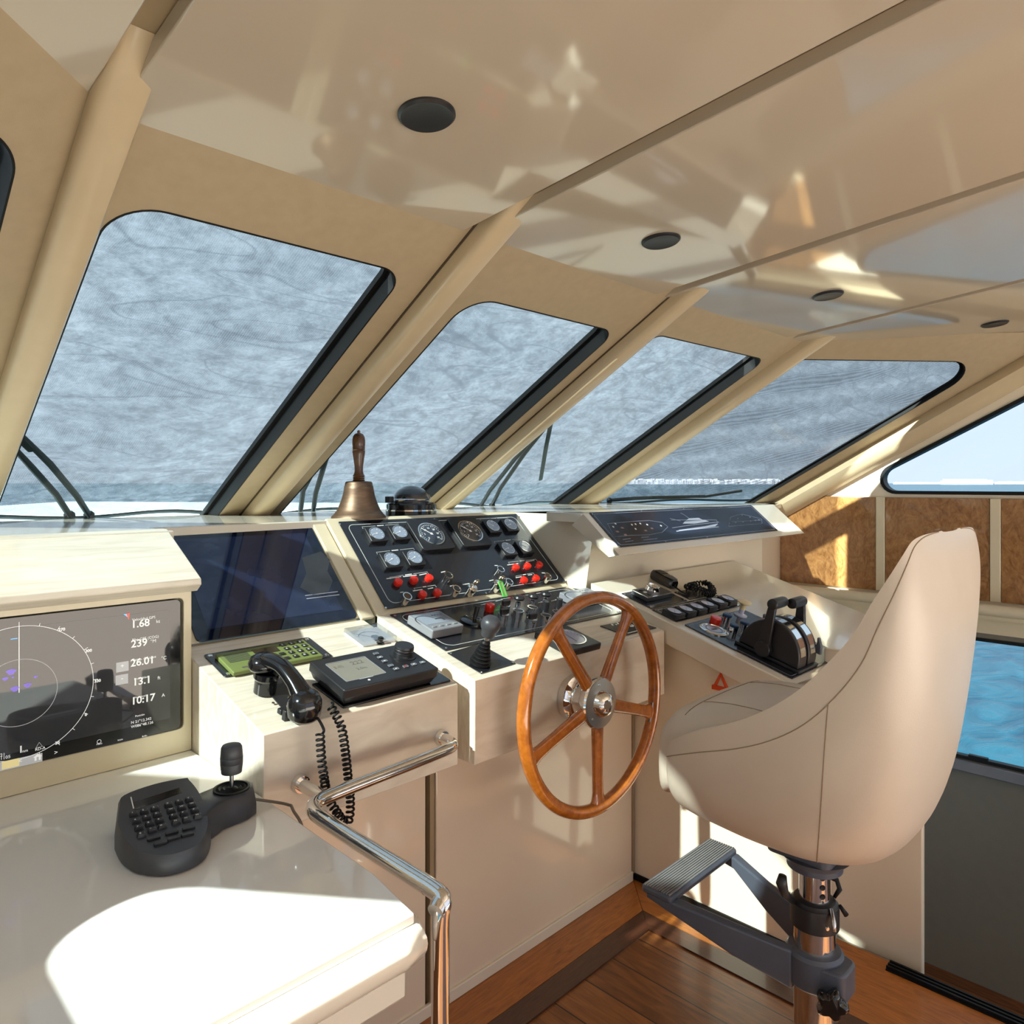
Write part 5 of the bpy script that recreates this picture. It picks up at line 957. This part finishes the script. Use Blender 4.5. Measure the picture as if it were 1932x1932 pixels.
# engine start plate and throttle
q = [su(*p, .003) for p in ((1290.6, 1178.4), (1402, 1150), (1503, 1277))]
pu0, pu1, pv0, pv1 = q[0].x, q[1].x, q[2].y, (q[0].y + q[1].y) / 2
c = V(((pu0 + pu1) / 2, (pv0 + pv1) / 2)); w_, l_ = pu1 - pu0, pv1 - pv0
t = thing('engine_start_plate', 'long dark plate with blue start buttons, a red button and a chrome ringed dial', 'panel', FSB.at(c.x, c.y, .0006))
obj('plate', MB().prism(rect(w_, l_, .004, 3), 0, .004), M['panel_black'], t, bevel=.0008)
mb = MB(); mb.ribbon(rect(w_ - .02, l_ - .02, .008, 4), .0016, .004, .0002, True); obj('border_line', mb, M['engrave'], t, smooth=0)
ep = lambda x, y, h: FSB.uv(x, y, h).to_2d() - c
p_ = ep(1347, 1188, .006); d = obj('hour_meter', MB().lathe([(.051, .004), (.051, .007), (.045, .010), (.038, .010), (.036, .007)], seg=40), M['chrome'], t); d.matrix_local = Matrix.Translation((p_.x, p_.y, 0)); obj('dial', MB().prism(circle(.037, 32), .004, .0075), M['dial_light'], d, smooth=0)
mb = MB(); ring(mb, circle(.030, 32), circle(.027, 32), .0074, .0082); mb.box((0, 0, .0078), (.030, .010, .0008)); obj('scale', mb, M['slate'], d, smooth=0)
p_ = ep(1351, 1168, .02); o = obj('stop_button', MB().lathe([(.020, .003), (.020, .024), (.017, .028), (0, .029)], seg=28), M['red'], t); o.matrix_local = Matrix.Translation((p_.x, p_.y, 0))
for x_, y_ in ((1372.7, 1160.3), (1386, 1180), (1405.6, 1174.4)):
    p_ = ep(x_, y_, .03); o = obj('start_button', MB().lathe([(.0165, .003), (.0165, .022), (.018, .023), (.018, .025)], seg=28), M['chrome'], t); o.matrix_local = Matrix.Translation((p_.x, p_.y, 0)); obj('cap', MB().lathe([(.017, .025), (.017, .031), (.013, .034), (0, .0345)], seg=28), M['blue'], o)
p_ = ep(1397, 1161, .005); o = obj('pull_knob', MB().lathe([(.024, .004), (.024, .008), (.017, .009), (.010, .012), (.010, .030)], seg=28), M['dial_light'], t); o.matrix_local = Matrix.Translation((p_.x, p_.y, 0)); obj('knob_head', MB().lathe([(.011, .029), (.011, .044), (.014, .050), (.026, .056), (.027, .061), (.018, .065), (0, .066)], seg=28), M['cream_knob'], o)
# throttle: two half round housings side by side, one lever each
va, vb2 = su(1383, 1217, .006).y, su(1505, 1268, .006).y; uin = (su(1383, 1217).x + su(1505, 1268).x) / 2 + .004
vc = (va + vb2) / 2; LH = (va - vb2) / 2; RH = LH * 1.03
t = thing('throttle_control', 'twin lever black and chrome throttle control with joined grips', 'throttle', FSB.at(uin, vc, .0052)); WH = .062; GAP = .014
obj('base', MB().prism(rect(WH * 2 + GAP + .014, LH * 2 + .02, .006, 4, ((WH * 2 + GAP) / 2, 0)), 0, .010), M['black'], t, bevel=.002)
HH = 0.118
def arc(r, n=28, zo=.010): 
    return [V((-LH * cos(pi * k / n) * r, zo + HH * r * sin(pi * k / n))) for k in range(n + 1)]
for k, ux in enumerate((0, WH + GAP)):
    mb = MB(); pr_ = arc(1.0); mm = Matrix(((0, 0, 1, 0), (1, 0, 0, 0), (0, 1, 0, 0), (0, 0, 0, 1)))
    hs = obj('housing', MB().prism(pr_, ux, ux + WH, mm), M['charcoal'] if False else M['black'], t, bevel=.004)
    mb = MB(); a1 = [V((-LH * 1.006 * cos(a_), .010 + HH * 1.008 * sin(a_))) for a_ in (radians(18 + 148 * i / 30) for i in range(31))]; rows = [[V((u_, p.x, p.y)) for p in a1] for u_ in (ux + .012, ux + WH - .012)]
    a2 = [V((-LH * .97 * cos(a_), .010 + HH * .97 * sin(a_))) for a_ in (radians(18 + 148 * i / 30) for i in range(31))]; rows = [[V((u_, p.x, p.y)) for p in a_] for u_, a_ in ((ux + .012, a2), (ux + .012, a1), (ux + WH - .012, a1), (ux + WH - .012, a2))]; mb.grid(rows)
    bnd = obj('scale_band', mb, M['chrome'], hs, smooth=50)
    for deg, m_, wd in ((128, 'red', 6), (142, 'charcoal', 4), (112, 'lcd_blue', 8), (96, 'grey', 5), (150, 'charcoal', 3)):
        mb = MB(); a3_ = [V((-LH * 1.009 * cos(a_), .010 + HH * 1.0115 * sin(a_))) for a_ in (radians(deg - wd / 2 + wd * i / 5) for i in range(6))]; mb.grid([[V((u_, p.x, p.y)) for p in a3_] for u_ in (ux + .016, ux + WH - .016)]); obj('band_mark', mb, M[m_], hs, smooth=0, solid=.0004)
def pt(x, y, u_):  # point on plane u = const of the throttle frame seen at a pixel
    fr = Frame(FSB.w(uin + u_, vc, .0052), FSB.v, FSB.n); p = hit(x, y, fr.o, FSB.u) - fr.o; return V((u_, p.dot(FSB.v), p.dot(FSB.n)))
def lever(u_, piv, topp, grip_dir, thick=.016):
    a_, b_ = pt(*piv, u_), pt(*topp, u_); d = (b_ - a_).normalized(); s_ = V((0, -d.z, d.y))
    mb = MB(); hw0, hw1 = .021, .012; vs = []
    for uu in (u_ - thick / 2, u_ + thick / 2):
        for p, hw in ((a_, hw0), (b_, hw1)): vs += [V((uu, 0, 0)) + (p - V((u_, 0, 0))) + s_ * hw, V((uu, 0, 0)) + (p - V((u_, 0, 0))) - s_ * hw]
    mb.add(vs, [(0, 1, 3, 2), (4, 6, 7, 5), (0, 2, 6, 4), (1, 5, 7, 3), (2, 3, 7, 6), (0, 4, 5, 1)]); L_ = obj('lever', mb, M['black'], t, bevel=.003)
    obj('pivot_cap', MB().cyl((u_ - thick / 2 - .005, a_.y, a_.z), (u_ + thick / 2 + .003, a_.y, a_.z), .026, seg=36), M['black'], L_, bevel=.002)
    obj('grip', MB().lathe([(.012, 0), (.0170, .003), (.0178, .008), (.0175, .082), (.0165, .089), (.013, .0905)], Matrix.Translation((u_ - grip_dir * .012, b_.y, b_.z)) @ Matrix.Rotation(grip_dir * pi / 2, 4, 'Y'), 28), M['black'], L_, smooth=50)
lever(-.014, (1440, 1224), (1459, 1140), 1)
lever(2 * WH + GAP + .014, (1508, 1205), (1512, 1134), -1)
def fin(x, y, u_):
    p = pt(x, y, u_); mb = MB(); mb.prism([V((p.y - .016, p.z - .042)), V((p.y + .016, p.z - .042)), V((p.y + .006, p.z - .010)), V((p.y + .010, p.z + .010)), V((p.y + .004, p.z + .012)), V((p.y - .012, p.z - .014))], u_ - .007, u_ + .007, Matrix(((0, 0, 1, 0), (1, 0, 0, 0), (0, 1, 0, 0), (0, 0, 0, 1)))); obj('trim_lever', mb, M['slate'], t, bevel=.003)
fin(1444, 1165, 2 * WH + GAP + .012); fin(1547, 1210, 2 * WH + GAP + .012)
# ---------------------------------------------------------------- steering wheel
wc = atY(1124, 1325, 1.300); FW = Frame((wc.x, wc.y, wc.z), (1, 0, 0), (0, 0.03, 1))       # n points aft
if FW.n.y > 0: FW = Frame(wc, (-1, 0, 0), (0, 0.03, 1))
t = thing('steering_wheel', 'large varnished wooden steering wheel with five spokes and a chrome hub', 'steering wheel', FW.m)
RO, RR = 0.3020, 0.0200
ringp = [V((cos(a) * RO, sin(a) * RO, 0)) for a in (2 * pi * k / 96 for k in range(96))]
obj('rim', MB().tube(ringp, [(RR, RR * .92)] * 96, 20, closed=True, flat=(0, 0, 1)), M['varnish'], t, smooth=180)
sgn = 1 if FW.u.x > 0 else -1
for k in range(5):
    a = radians(-90 + 72 * k) ; d = V((cos(a), sin(a), 0)); mb = MB(); rows = []
    s_ = V((-d.y, d.x, 0))
    for rr_, w2, th, z0 in ((.050, .0215, .014, .004), (.12, .0195, .013, .002), (.21, .018, .012, 0), (.258, .019, .012, 0), (.278, .025, .012, 0), (.288, .036, .012, 0)):
        rows.append([d * rr_ + s_ * (w2 * cos(b)) * 1 + V((0, 0, z0 + th * (abs(sin(b)) ** .7) * (1 if sin(b) > 0 else -1))) for b in (2 * pi * j / 16 for j in range(16))])
    mb.grid(rows, True); obj('spoke', mb, M['varnish'], t, smooth=180)
h = obj('hub', MB().lathe([(.066, -.012), (.074, .004), (.074, .014), (.070, .019), (.040, .022), (.038, .026), (.036, .036), (.028, .048), (.016, .055), (0, .057)], seg=56), M['chrome'], t, smooth=35)
obj('hub_plate', MB().lathe([(.041, .0222), (.069, .0196), (.0695, .0202), (.041, .0230)], seg=56), M['steel'], h)
for k in range(3): a = radians(100 + 120 * k); o = obj('hub_screw', MB().lathe([(.004, 0), (.003, .002), (0, .0022)], seg=10), M['chrome'], h); o.matrix_local = Matrix.Translation((cos(a) * .056, sin(a) * .056, .0212))
obj('boss', MB().lathe([(.052, -.012), (.050, -.03), (.046, -.045), (.052, -.060), (.066, -.068), (.068, -(1.39 - wc.y) + .002)], seg=48), M['chrome'], t, smooth=40)
for k in (1, ):
    a = radians(-18); o = obj('rim_inlay', MB().tube([V((cos(b) * (RO - RR + .001), sin(b) * (RO - RR + .001), .006)) for b in (radians(v) for v in (-24, -20, -16, -12))], .005, 8), M['handle'], t)
# ---------------------------------------------------------------- hand bell and compass on the dash shelf
bp_ = hit(677, 975.5, (0, 2.18, DASH), UP); bp_ = V((bp_.x, bp_.y, DASH)) if False else atY(677, 975.5, 2.185); bp_.z = DASH + .0006
t = thing('hand_bell', 'large aged bronze hand bell with a turned wooden handle on the dash shelf', 'bell', bp_); sB = 1.0
obj('bell_body', MB().lathe([(.096, 0), (.0955, .004), (.086, .014), (.078, .024), (.0765, .026), (.070, .040), (.062, .060), (.056, .080), (.052, .100), (.0505, .112), (.0485, .114), (.0475, .124), (.043, .128), (.020, .130), (0, .130)], seg=56), M['bronze'], t, smooth=50)
obj('handle', MB().lathe([(.020, .1295), (.0215, .133), (.019, .137), (.0215, .140), (.0195, .144), (.0215, .148), (.017, .155), (.0145, .165), (.0155, .185), (.0185, .207), (.0215, .226), (.0225, .235), (.021, .238), (.0225, .241), (.021, .244), (.0225, .248), (.021, .252), (.0225, .256), (.0225, .275), (.0205, .287), (.015, .296), (.007, .300), (0, .300)], seg=36), M['handle'], t, smooth=50)
obj('finial', MB().lathe([(.004, .299), (.0055, .303), (.005, .308), (0, .311)], seg=20), M['bronze'], t)
cp_ = atY(776, 972.5, 2.235); cp_.z = DASH + .0006
t = thing('magnetic_compass', 'black domed magnetic compass on the dash shelf beside the bell', 'compass', cp_)
obj('base', MB().lathe([(.098, 0), (.098, .018), (.094, .020), (.094, .040), (.090, .046), (.080, .048), (0, .048)], seg=56), M['gloss_black'], t)
mb = MB(); ring(mb, circle(.099, 56), circle(.0935, 56), .0165, .0215); obj('chrome_band', mb, M['chrome'], t)
obj('card', MB().lathe([(.068, .047), (.070, .056), (.064, .060), (0, .060)], seg=48), M['dial'], t)
obj('dome', MB().lathe([(.080, .048)] + [(.078 * cos(a), .050 + .062 * sin(a)) for a in (radians(v) for v in range(4, 91, 7))] + [(0, .112)], seg=48), M['lens'], t, smooth=80)
obj('hood', MB().lathe([(.072 * cos(a), .062 + .050 * sin(a)) for a in (radians(v) for v in range(0, 91, 9))] + [(0, .112)], Matrix.Translation((0, 0, .001)) @ Matrix.Diagonal((.93, .93, 1, 1)), 48), M['gloss_black'], t, smooth=80)
mb = MB(); mb.tube([V((-.075, -.02, .056)), V((0, -.075, .060)), V((.075, -.02, .056))], .002, 8); obj('lubber_line', mb, M['cream_knob'], t)
obj('corrector', MB().box((-.088, .02, .060), (.022, .03, .024)), M['black'], t, bevel=.003)
for k in range(18): a = 2 * pi * k / 18; o = obj('grip_rib', MB().box((.094, 0, .034), (.003, .007, .014)), M['black'], t); o.matrix_local = Matrix.Rotation(a, 4, 'Z')
# ---------------------------------------------------------------- helm chair
CH = V((1.705, 0.690, 0.0))
t = thing('helm_chair', 'beige leather bucket helm chair on a steel pedestal with a footrest', 'chair', CH)
prof = [((.275, .725), (.250, .868), .215), ((.255, .680), (.232, .898), .258), ((.13, .662), (.150, .948), .284), ((.02, .655), (.055, .992), .293), ((-.075, .660), (-.020, 1.036), .295),
        ((-.160, .690), (-.085, 1.088), .293), ((-.222, .755), (-.140, 1.150), .288), ((-.262, .860), (-.188, 1.215), .282), ((-.285, 1.00), (-.218, 1.275), .278), ((-.298, 1.14), (-.248, 1.330), .270), ((-.302, 1.25), (-.266, 1.368), .256), ((-.297, 1.325), (-.273, 1.390), .232), ((-.290, 1.368), (-.277, 1.399), .190), ((-.284, 1.390), (-.279, 1.402), .130), ((-.2815, 1.398), (-.280, 1.403), .060)]
def section(c, r_, w_, n=22, off=0.0, pw=.80):
    row = []; off = min(off, .35 * V((c[0] - r_[0], c[1] - r_[1])).length, .5 * w_)
    for k in range(-n, n + 1):
        f = k / n; f = (1 - (1 - abs(f)) ** 1.6) * (1 if f > 0 else -1); a = f * pi / 2; x = (w_ - off) * (abs(sin(a)) ** pw) * (1 if f > 0 else -1); g_ = 1 - (cos(a) ** pw if abs(f) < 1 else 0)
        cy, cz = c; ry, rz = r_; d = V((0, ry - cy, rz - cz)); dn = d.normalized()
        p = V((x, cy, cz)) + d * g_ + dn * off * (1 - g_); row.append(p)
    return row
def interp(prof, m=6):
    P_ = [V((a[0], a[1], b[0])) for a, b, w_ in prof]; Q_ = [V((b[1], w_, 0)) for a, b, w_ in prof]; A_ = smooth_path(P_, m); B_ = smooth_path(Q_, m); return [((p.x, p.y), (p.z, q.x), q.y) for p, q in zip(A_, B_)]
fine = interp(prof, 5)
rows_o = [section(*s_) for s_ in fine]; rows_i = [section(*s_, off=.030) for s_ in fine]
mb = MB(); mb.grid(rows_o); base_ = len(mb.v); nn = len(rows_o[0]); mb.grid(rows_i)
R_ = len(rows_o)
for i in range(R_ - 1):
    for k in (0, nn - 1): mb.f.append((i * nn + k, (i + 1) * nn + k, base_ + (i + 1) * nn + k, base_ + i * nn + k))
for i in (0, R_ - 1):
    for k in range(nn - 1): mb.f.append((i * nn + k, i * nn + k + 1, base_ + i * nn + k + 1, base_ + i * nn + k))
sh = obj('shell', mb, M['leather'], t, smooth=60, bevel=.006, seg=3)
def on_row(s_, frac, lift=.0006):
    row = section(*s_, n=22); k = int(round((frac + 1) * 22)); return row[max(0, min(44, k))]
for sx in (0, -1):
    pts = [rows_o[i][4 if sx == 0 else -5] for i in range(1, R_ - 2)]; obj('piping', MB().tube(pts, .0012, 6), M['thread'], sh, smooth=180)
for sx in (1, -1):
    pts = []
    for k in range(19):
        f_ = k / 18; ii = 29 - 12 * f_; i0 = int(ii); fr_ = ii - i0; kk = 22 - sx * (18 - int(round(18 * f_))); pts.append(rows_o[i0][kk].lerp(rows_o[i0 + 1][kk], fr_))
    obj('seam', MB().tube(smooth_path(pts, 3), .0011, 6), M['thread'], sh, smooth=180)
# seat and back cushions
rows = []
for y, zt_, zb_, w_ in ((.292, .84, .74, .15), (.300, .89, .72, .195), (.290, .935, .72, .220), (.255, .962, .75, .240), (.15, .980, .76, .256), (.03, .975, .78, .258), (-.08, .965, .80, .25), (-.14, .96, .82, .235), (-.17, .93, .83, .22)):
    row = []
    for k in range(24):
        a = 2 * pi * k / 24; cx_, sz = cos(a), sin(a); x = w_ * (abs(cx_) ** .45) * (1 if cx_ > 0 else -1); z = (zt_ + zb_) / 2 + (zt_ - zb_) / 2 * (abs(sz) ** .55) * (1 if sz > 0 else -1); row.append(V((x, y, z)))
    rows.append(row)
mb = MB(); mb.grid(rows, True); mb.f.append(tuple(range(24))); mb.f.append(tuple(8 * 24 + k for k in range(24)))
cu_ = obj('seat_cushion', mb, M['leather'], t, smooth=180, subsurf=1)
from mathutils.bvhtree import BVHTree
bpy.context.view_layer.update(); bvh = BVHTree.FromObject(cu_, bpy.context.evaluated_depsgraph_get())
def onto(pts):
    out = []
    for x, y in pts:
        h_ = bvh.ray_cast(V((x, y, 1.3)), V((0, 0, -1)))[0]
        if h_: out.append(h_ + V((0, 0, .0004)))
    return out
obj('cushion_seam', MB().tube(onto([(-.20 + .02 * k, .225) for k in range(21)]), .0012, 6), M['thread'], cu_, smooth=180)
for x in (-.12, .12): obj('cushion_seam', MB().tube(onto([(x, .22 - .02 * k) for k in range(16)]), .0012, 6), M['thread'], cu_, smooth=180)
rows = []
for z, y, w_, th in ((.93, -.17, .20, .05), (1.03, -.20, .225, .05), (1.13, -.225, .22, .045), (1.24, -.245, .20, .035), (1.33, -.26, .16, .025), (1.375, -.268, .10, .012)):
    rows.append([V((w_ * (abs(cos(a)) ** .5) * (1 if cos(a) > 0 else -1), y + th * (abs(sin(a)) ** .7) * (1 if sin(a) > 0 else -1), z)) for a in (2 * pi * k / 20 for k in range(20))])
mb = MB(); mb.grid(rows, True); mb.f.append(tuple(range(20))); mb.f.append(tuple(5 * 20 + k for k in range(20))); obj('back_cushion', mb, M['leather'], t, smooth=180, subsurf=1)
# pedestal
obj('seat_bracket', MB().prism(rounded([V((-.07, -.06)), V((.07, -.06)), V((.07, .09)), V((-.07, .09))], .02, 4), .630, .660), M['slate'], t, bevel=.004)
mb = MB(); mb.lathe([(.062, .600), (.062, .612), (.082, .632)], seg=40); obj('seat_boss', mb, M['slate'], t); obj('swivel_stub', MB().cyl((.075, -.06, .618), (.115, -.075, .618), .011, seg=18), M['slate'], t, bevel=.002)
pole = obj('upper_tube', MB().cyl((0, 0, .50), (0, 0, .60), .0345, seg=44), M['chrome'], t)
for z in (.588, .566, .545):
    mb = MB(); mb.lathe([(.0068, 0), (.0062, .0012), (.0045, .0006), (0, -.001)], Matrix.Translation((-.0214, -.0271, z)) @ V((-.62, -.78, 0)).to_track_quat('Z', 'Y').to_matrix().to_4x4(), 16); obj('tube_hole', mb, M['rubber'], pole)
obj('lower_tube', MB().cyl((0, 0, .012), (0, 0, .50), .046, seg=44), M['chrome'], t)
obj('floor_plate', MB().lathe([(.13, .0066), (.13, .014), (.06, .030), (.047, .05)], seg=44), M['chrome'], t)
cl = obj('collar', MB().lathe([(.0365, .528), (.046, .524), (.050, .518), (.053, .516), (.054, .505), (.054, .465), (.0465, .463)], seg=48), M['black'], t, smooth=30)
obj('collar_screw', MB().lathe([(.005, 0), (.004, .002), (0, .0024)], Matrix.Translation((-.0335, -.0425, .484)) @ V((-.62, -.78, 0)).to_track_quat('Z', 'Y').to_matrix().to_4x4(), 12), M['chrome'], cl)
mb = MB(); mb.tube([V((-.046, .030, .52)), V((-.060, .045, .54)), V((-.066, .050, .565)), V((-.064, .048, .583))], [.006, .010, .013, .009], 14); obj('height_lever', mb, M['black'], cl, smooth=180)
mb = MB(); mb.tube([V((.040, -.030, .52)), V((.052, -.038, .538)), V((.056, -.03, .555)), V((.045, -.01, .562))], [.004, .006, .006, .004], 12); mb.tube([V((.02, -.05, .518)), V((.028, -.062, .497))], [.004, .006], 12); obj('lock_wire', mb, M['rubber'], cl, smooth=180)
mb = MB(); mb.tube([V((-.02, -.046, .525)), V((-.036, -.058, .505)), V((-.044, -.062, .490))], [.004, .0055, .005], 12); obj('pin_handle', mb, M['steel'], cl, smooth=180)
# footrest: clamp round the lower tube, two arms forward, ribbed tread
lc = lambda p: V(p) - CH
tr = [lc(atZ(*p, .470)) for p in ((1199, 1671), (1269.5, 1686), (1390, 1604.5), (1345, 1575))]
y1 = (tr[0].y + tr[3].y) / 2; y0 = (tr[1].y + tr[2].y) / 2; x0 = (tr[0].x + tr[1].x) / 2; x1 = (tr[2].x + tr[3].x) / 2
f = obj('footrest', MB().prism(rounded([V((x0, y0)), V((x1, y0)), V((x1, y1)), V((x0, y1))], .012, 4), .450, .467), M['slate'], t, bevel=.005)
for k in range(11): y = y0 + .010 + (y1 - y0 - .02) * k / 10; obj('tread_rib', MB().box(((x0 + x1) / 2, y, .4685), (x1 - x0 - .012, (y1 - y0) * .055, .004)), M['tread'], f, bevel=.001)
def arm_(x, xc, yc, zc, nm):
    mb = MB(); A = [V((x - .018, y1 - .02, .452)), V((x + .018, y1 - .02, .452)), V((x + .018, y1 - .02, .440)), V((x - .018, y1 - .02, .440))]
    secs = [(V((x, y1 - .015, .446)), .007, .018), (V((x, y0 - .005, .440)), .016, .016), (V((x + (xc - x) * .5, (y0 + yc) / 2, (.43 + zc) / 2)), .034, .013), (V((xc, yc, zc)), .045, .014)]
    rows = [[c + V((sx * wx, 0, sz * wz)) for sx, sz in ((-1, -1), (1, -1), (1, 1), (-1, 1))] for c, wz, wx in secs]; mb.grid(rows, True); mb.f += [(0, 1, 2, 3), (15, 14, 13, 12)]; obj(nm, mb, M['slate'], t, bevel=.005, seg=3)
arm_(x0 + .020, -.045, .03, .366, 'footrest_arm'); arm_(x1 - .020, .045, .04, .405, 'footrest_arm')
cp = obj('footrest_clamp', MB().lathe([(.0465, .412), (.058, .410), (.064, .402), (.064, .338), (.060, .333), (.0465, .333)], Matrix.Translation((0, 0, 0)) , 48), M['slate'], t, smooth=35)
obj('clamp_lug', MB().prism(rounded([V((-.045, -.085)), V((.03, -.085)), V((.058, .0)), V((-.06, .0))], .02, 5), .330, .398), M['slate'], cp, bevel=.006)
kn = Matrix.Translation((-.048, -.055, .345)) @ V((-1, -.5, -.1)).to_track_quat('Z', 'Y').to_matrix().to_4x4()
star = [V((cos(a) * (.030 + .006 * cos(5 * a)), sin(a) * (.030 + .006 * cos(5 * a)))) for a in (2 * pi * k / 60 for k in range(60))]
mb = MB(); rows = [[V((p.x * s_, p.y * s_, z)) for p in star] for z, s_ in ((0, .3), (.004, .34), (.012, .92), (.020, 1.0), (.034, .97), (.040, .8))]; mb.grid(rows, True); mb.f.append(tuple(5 * 60 + k for k in range(60))); mb.v = [kn @ p for p in mb.v]; obj('clamp_knob', mb, M['gloss_black'], cp, smooth=50)
# ---------------------------------------------------------------- outside the glass: wipers and sunscreen
def wiper(fr, arms, blade, lab, h=.092):
    t = thing('windscreen_wiper', lab, 'wiper', fr.m, 'windscreen wipers')
    for a_ in arms:
        pts = [fr.uv(*p, h) for p in a_]; obj('arm', MB().tube(pts, [.0105] * (len(pts) - 1) + [.008], 10), M['rubber'], t)
        b_ = pts[0]; obj('pivot', MB().lathe([(.018, -.008), (.018, .004), (.012, .012), (0, .013)], Matrix.Translation((b_.x, b_.y, h)), 20), M['rubber'], t)
    if blade:
        p = [fr.uv(*k, h - .006) for k in blade]; obj('blade', MB().tube(p, [(.005, .012)] * len(p), 8, flat=(0, 0, 1)), M['rubber'], t)
wiper(FL, [((131, 972), (105, 932), (60, 882), (20, 838)), ((168, 972), (145, 936), (95, 876), (30, 812))], ((10, 800), (60, 850), (20, 820))[:2], 'pair of black wiper arms behind the first full windscreen at left')
wiper(FL, [((566, 972), (572, 925), (600, 870), (634, 806)), ((590, 972), (596, 930), (620, 850), (641, 802))], ((641, 802), (600, 850), (560, 905)), 'pair of black wiper arms just left of the bronze bell')
wiper(FL, [((905, 958), (925, 925), (970, 868), (1018, 812)), ((928, 954), (945, 920), (990, 855), (1030, 806))], ((1040, 795), (1030, 845), (1020, 905)), 'black wiper with a hanging blade behind the third windscreen')
wiper(F4, [((1150, 944), (1200, 940), (1270, 938), (1330, 936))], ((1230, 938), (1330, 937), (1400, 926)), 'black wiper lying along the bottom of the far right windscreen')
H = 0.130
def cover_pt(X, v):
    if X < X1: f = (X1 - X) / (X1 - PW); return A0.lerp(on0(.43), f).lerp(B0.lerp(C0, f), v) + F0.n * H * (1 if F0.n.z > 0 else -1)
    if X > X4: f = (X - X4) / (SW - X4); return A4.lerp(on4(.50), f).lerp(B4.lerp(C4, f), v) + F4.n * H * (1 if F4.n.z > 0 else -1)
    return FL.w(X, v * vb, H)
cols_ = [-.58 + 5.0 * k / 90 for k in range(91)]; rows = []; random.seed(11)
vend = 1.10
for i in range(41):
    v = .12 + (vend - .12) * i / 40; row = []
    for X in cols_:
        p = cover_pt(X, v); wob = .010 * sin(X * 9 + v * 4) + .008 * sin(v * 34 + X * 3.1 + sin(X * 5)) ; row.append(p + V((0, .45, .85)) * wob)
    rows.append(row)
sc_ = thing('windscreen_cover', 'grey woven mesh sunscreen stretched over the outside of all the windscreens', 'sunscreen', V((1.46, 1.8, 1.9)))
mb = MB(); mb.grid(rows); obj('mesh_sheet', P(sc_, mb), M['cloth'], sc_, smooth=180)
mb = MB(); last = rows[-1]; obj('hem_band', P(sc_, mb.tube([p + V((0, .0, -.01)) for p in last], [(.004, .020)] * len(last), 8, flat=(0, .45, .85))), M['hem'], sc_, smooth=180)
# ---------------------------------------------------------------- light, sky, camera
SUN = V((1.35, 0.0, -1.0))
sun = bpy.data.lights.new('sun', 'SUN'); sun.energy = 14.0; sun.angle = radians(0.9); sun.color = (1.0, 0.935, 0.86)
so = bpy.data.objects.new('sun', sun); C.objects.link(so); so.rotation_euler = SUN.to_track_quat('-Z', 'Y').to_euler(); so.location = (-6, 0, 8)
w = bpy.data.worlds.new('sky'); bpy.context.scene.world = w; w.use_nodes = True; nt = w.node_tree; L = nt.links
bg = nt.nodes['Background']; tc = N(nt, 'ShaderNodeTexCoord'); sp = N(nt, 'ShaderNodeSeparateXYZ'); L.new(tc.outputs['Generated'], sp.inputs[0])
rp = N(nt, 'ShaderNodeValToRGB'); e = rp.color_ramp.elements; e[0].position = 0.0; e[0].color = (0.80, 0.80, 0.93, 1); e[1].position = 1.0; e[1].color = (0.60, 0.68, 0.86, 1)
k = e.new(0.3); k.color = (0.74, 0.79, 0.93, 1)
L.new(sp.outputs['Z'], rp.inputs[0]); L.new(rp.outputs[0], bg.inputs['Color']); bg.inputs['Strength'].default_value = 0.52
cam = bpy.data.cameras.new('camera'); co = bpy.data.objects.new('camera', cam); C.objects.link(co); bpy.context.scene.camera = co
cam.sensor_width = 36; cam.lens = 36 * FPX / 1932; cam.shift_y = -(966 - HOR) / 1932; cam.clip_start = 0.02; cam.clip_end = 20000
co.location = CAM; co.rotation_euler = (pi / 2, 0, -AZ)
sc = bpy.context.scene; sc.view_settings.view_transform = 'Standard'; sc.view_settings.look = 'None'; sc.view_settings.gamma = 1; sc.view_settings.use_curve_mapping = False
sc.view_settings.exposure = 1.30
sc.cycles.max_bounces = 12; sc.cycles.diffuse_bounces = 6; sc.cycles.glossy_bounces = 5; sc.cycles.transparent_max_bounces = 16; sc.cycles.use_denoising = True
sc.cycles.sample_clamp_indirect = 6; sc.cycles.caustics_reflective = False
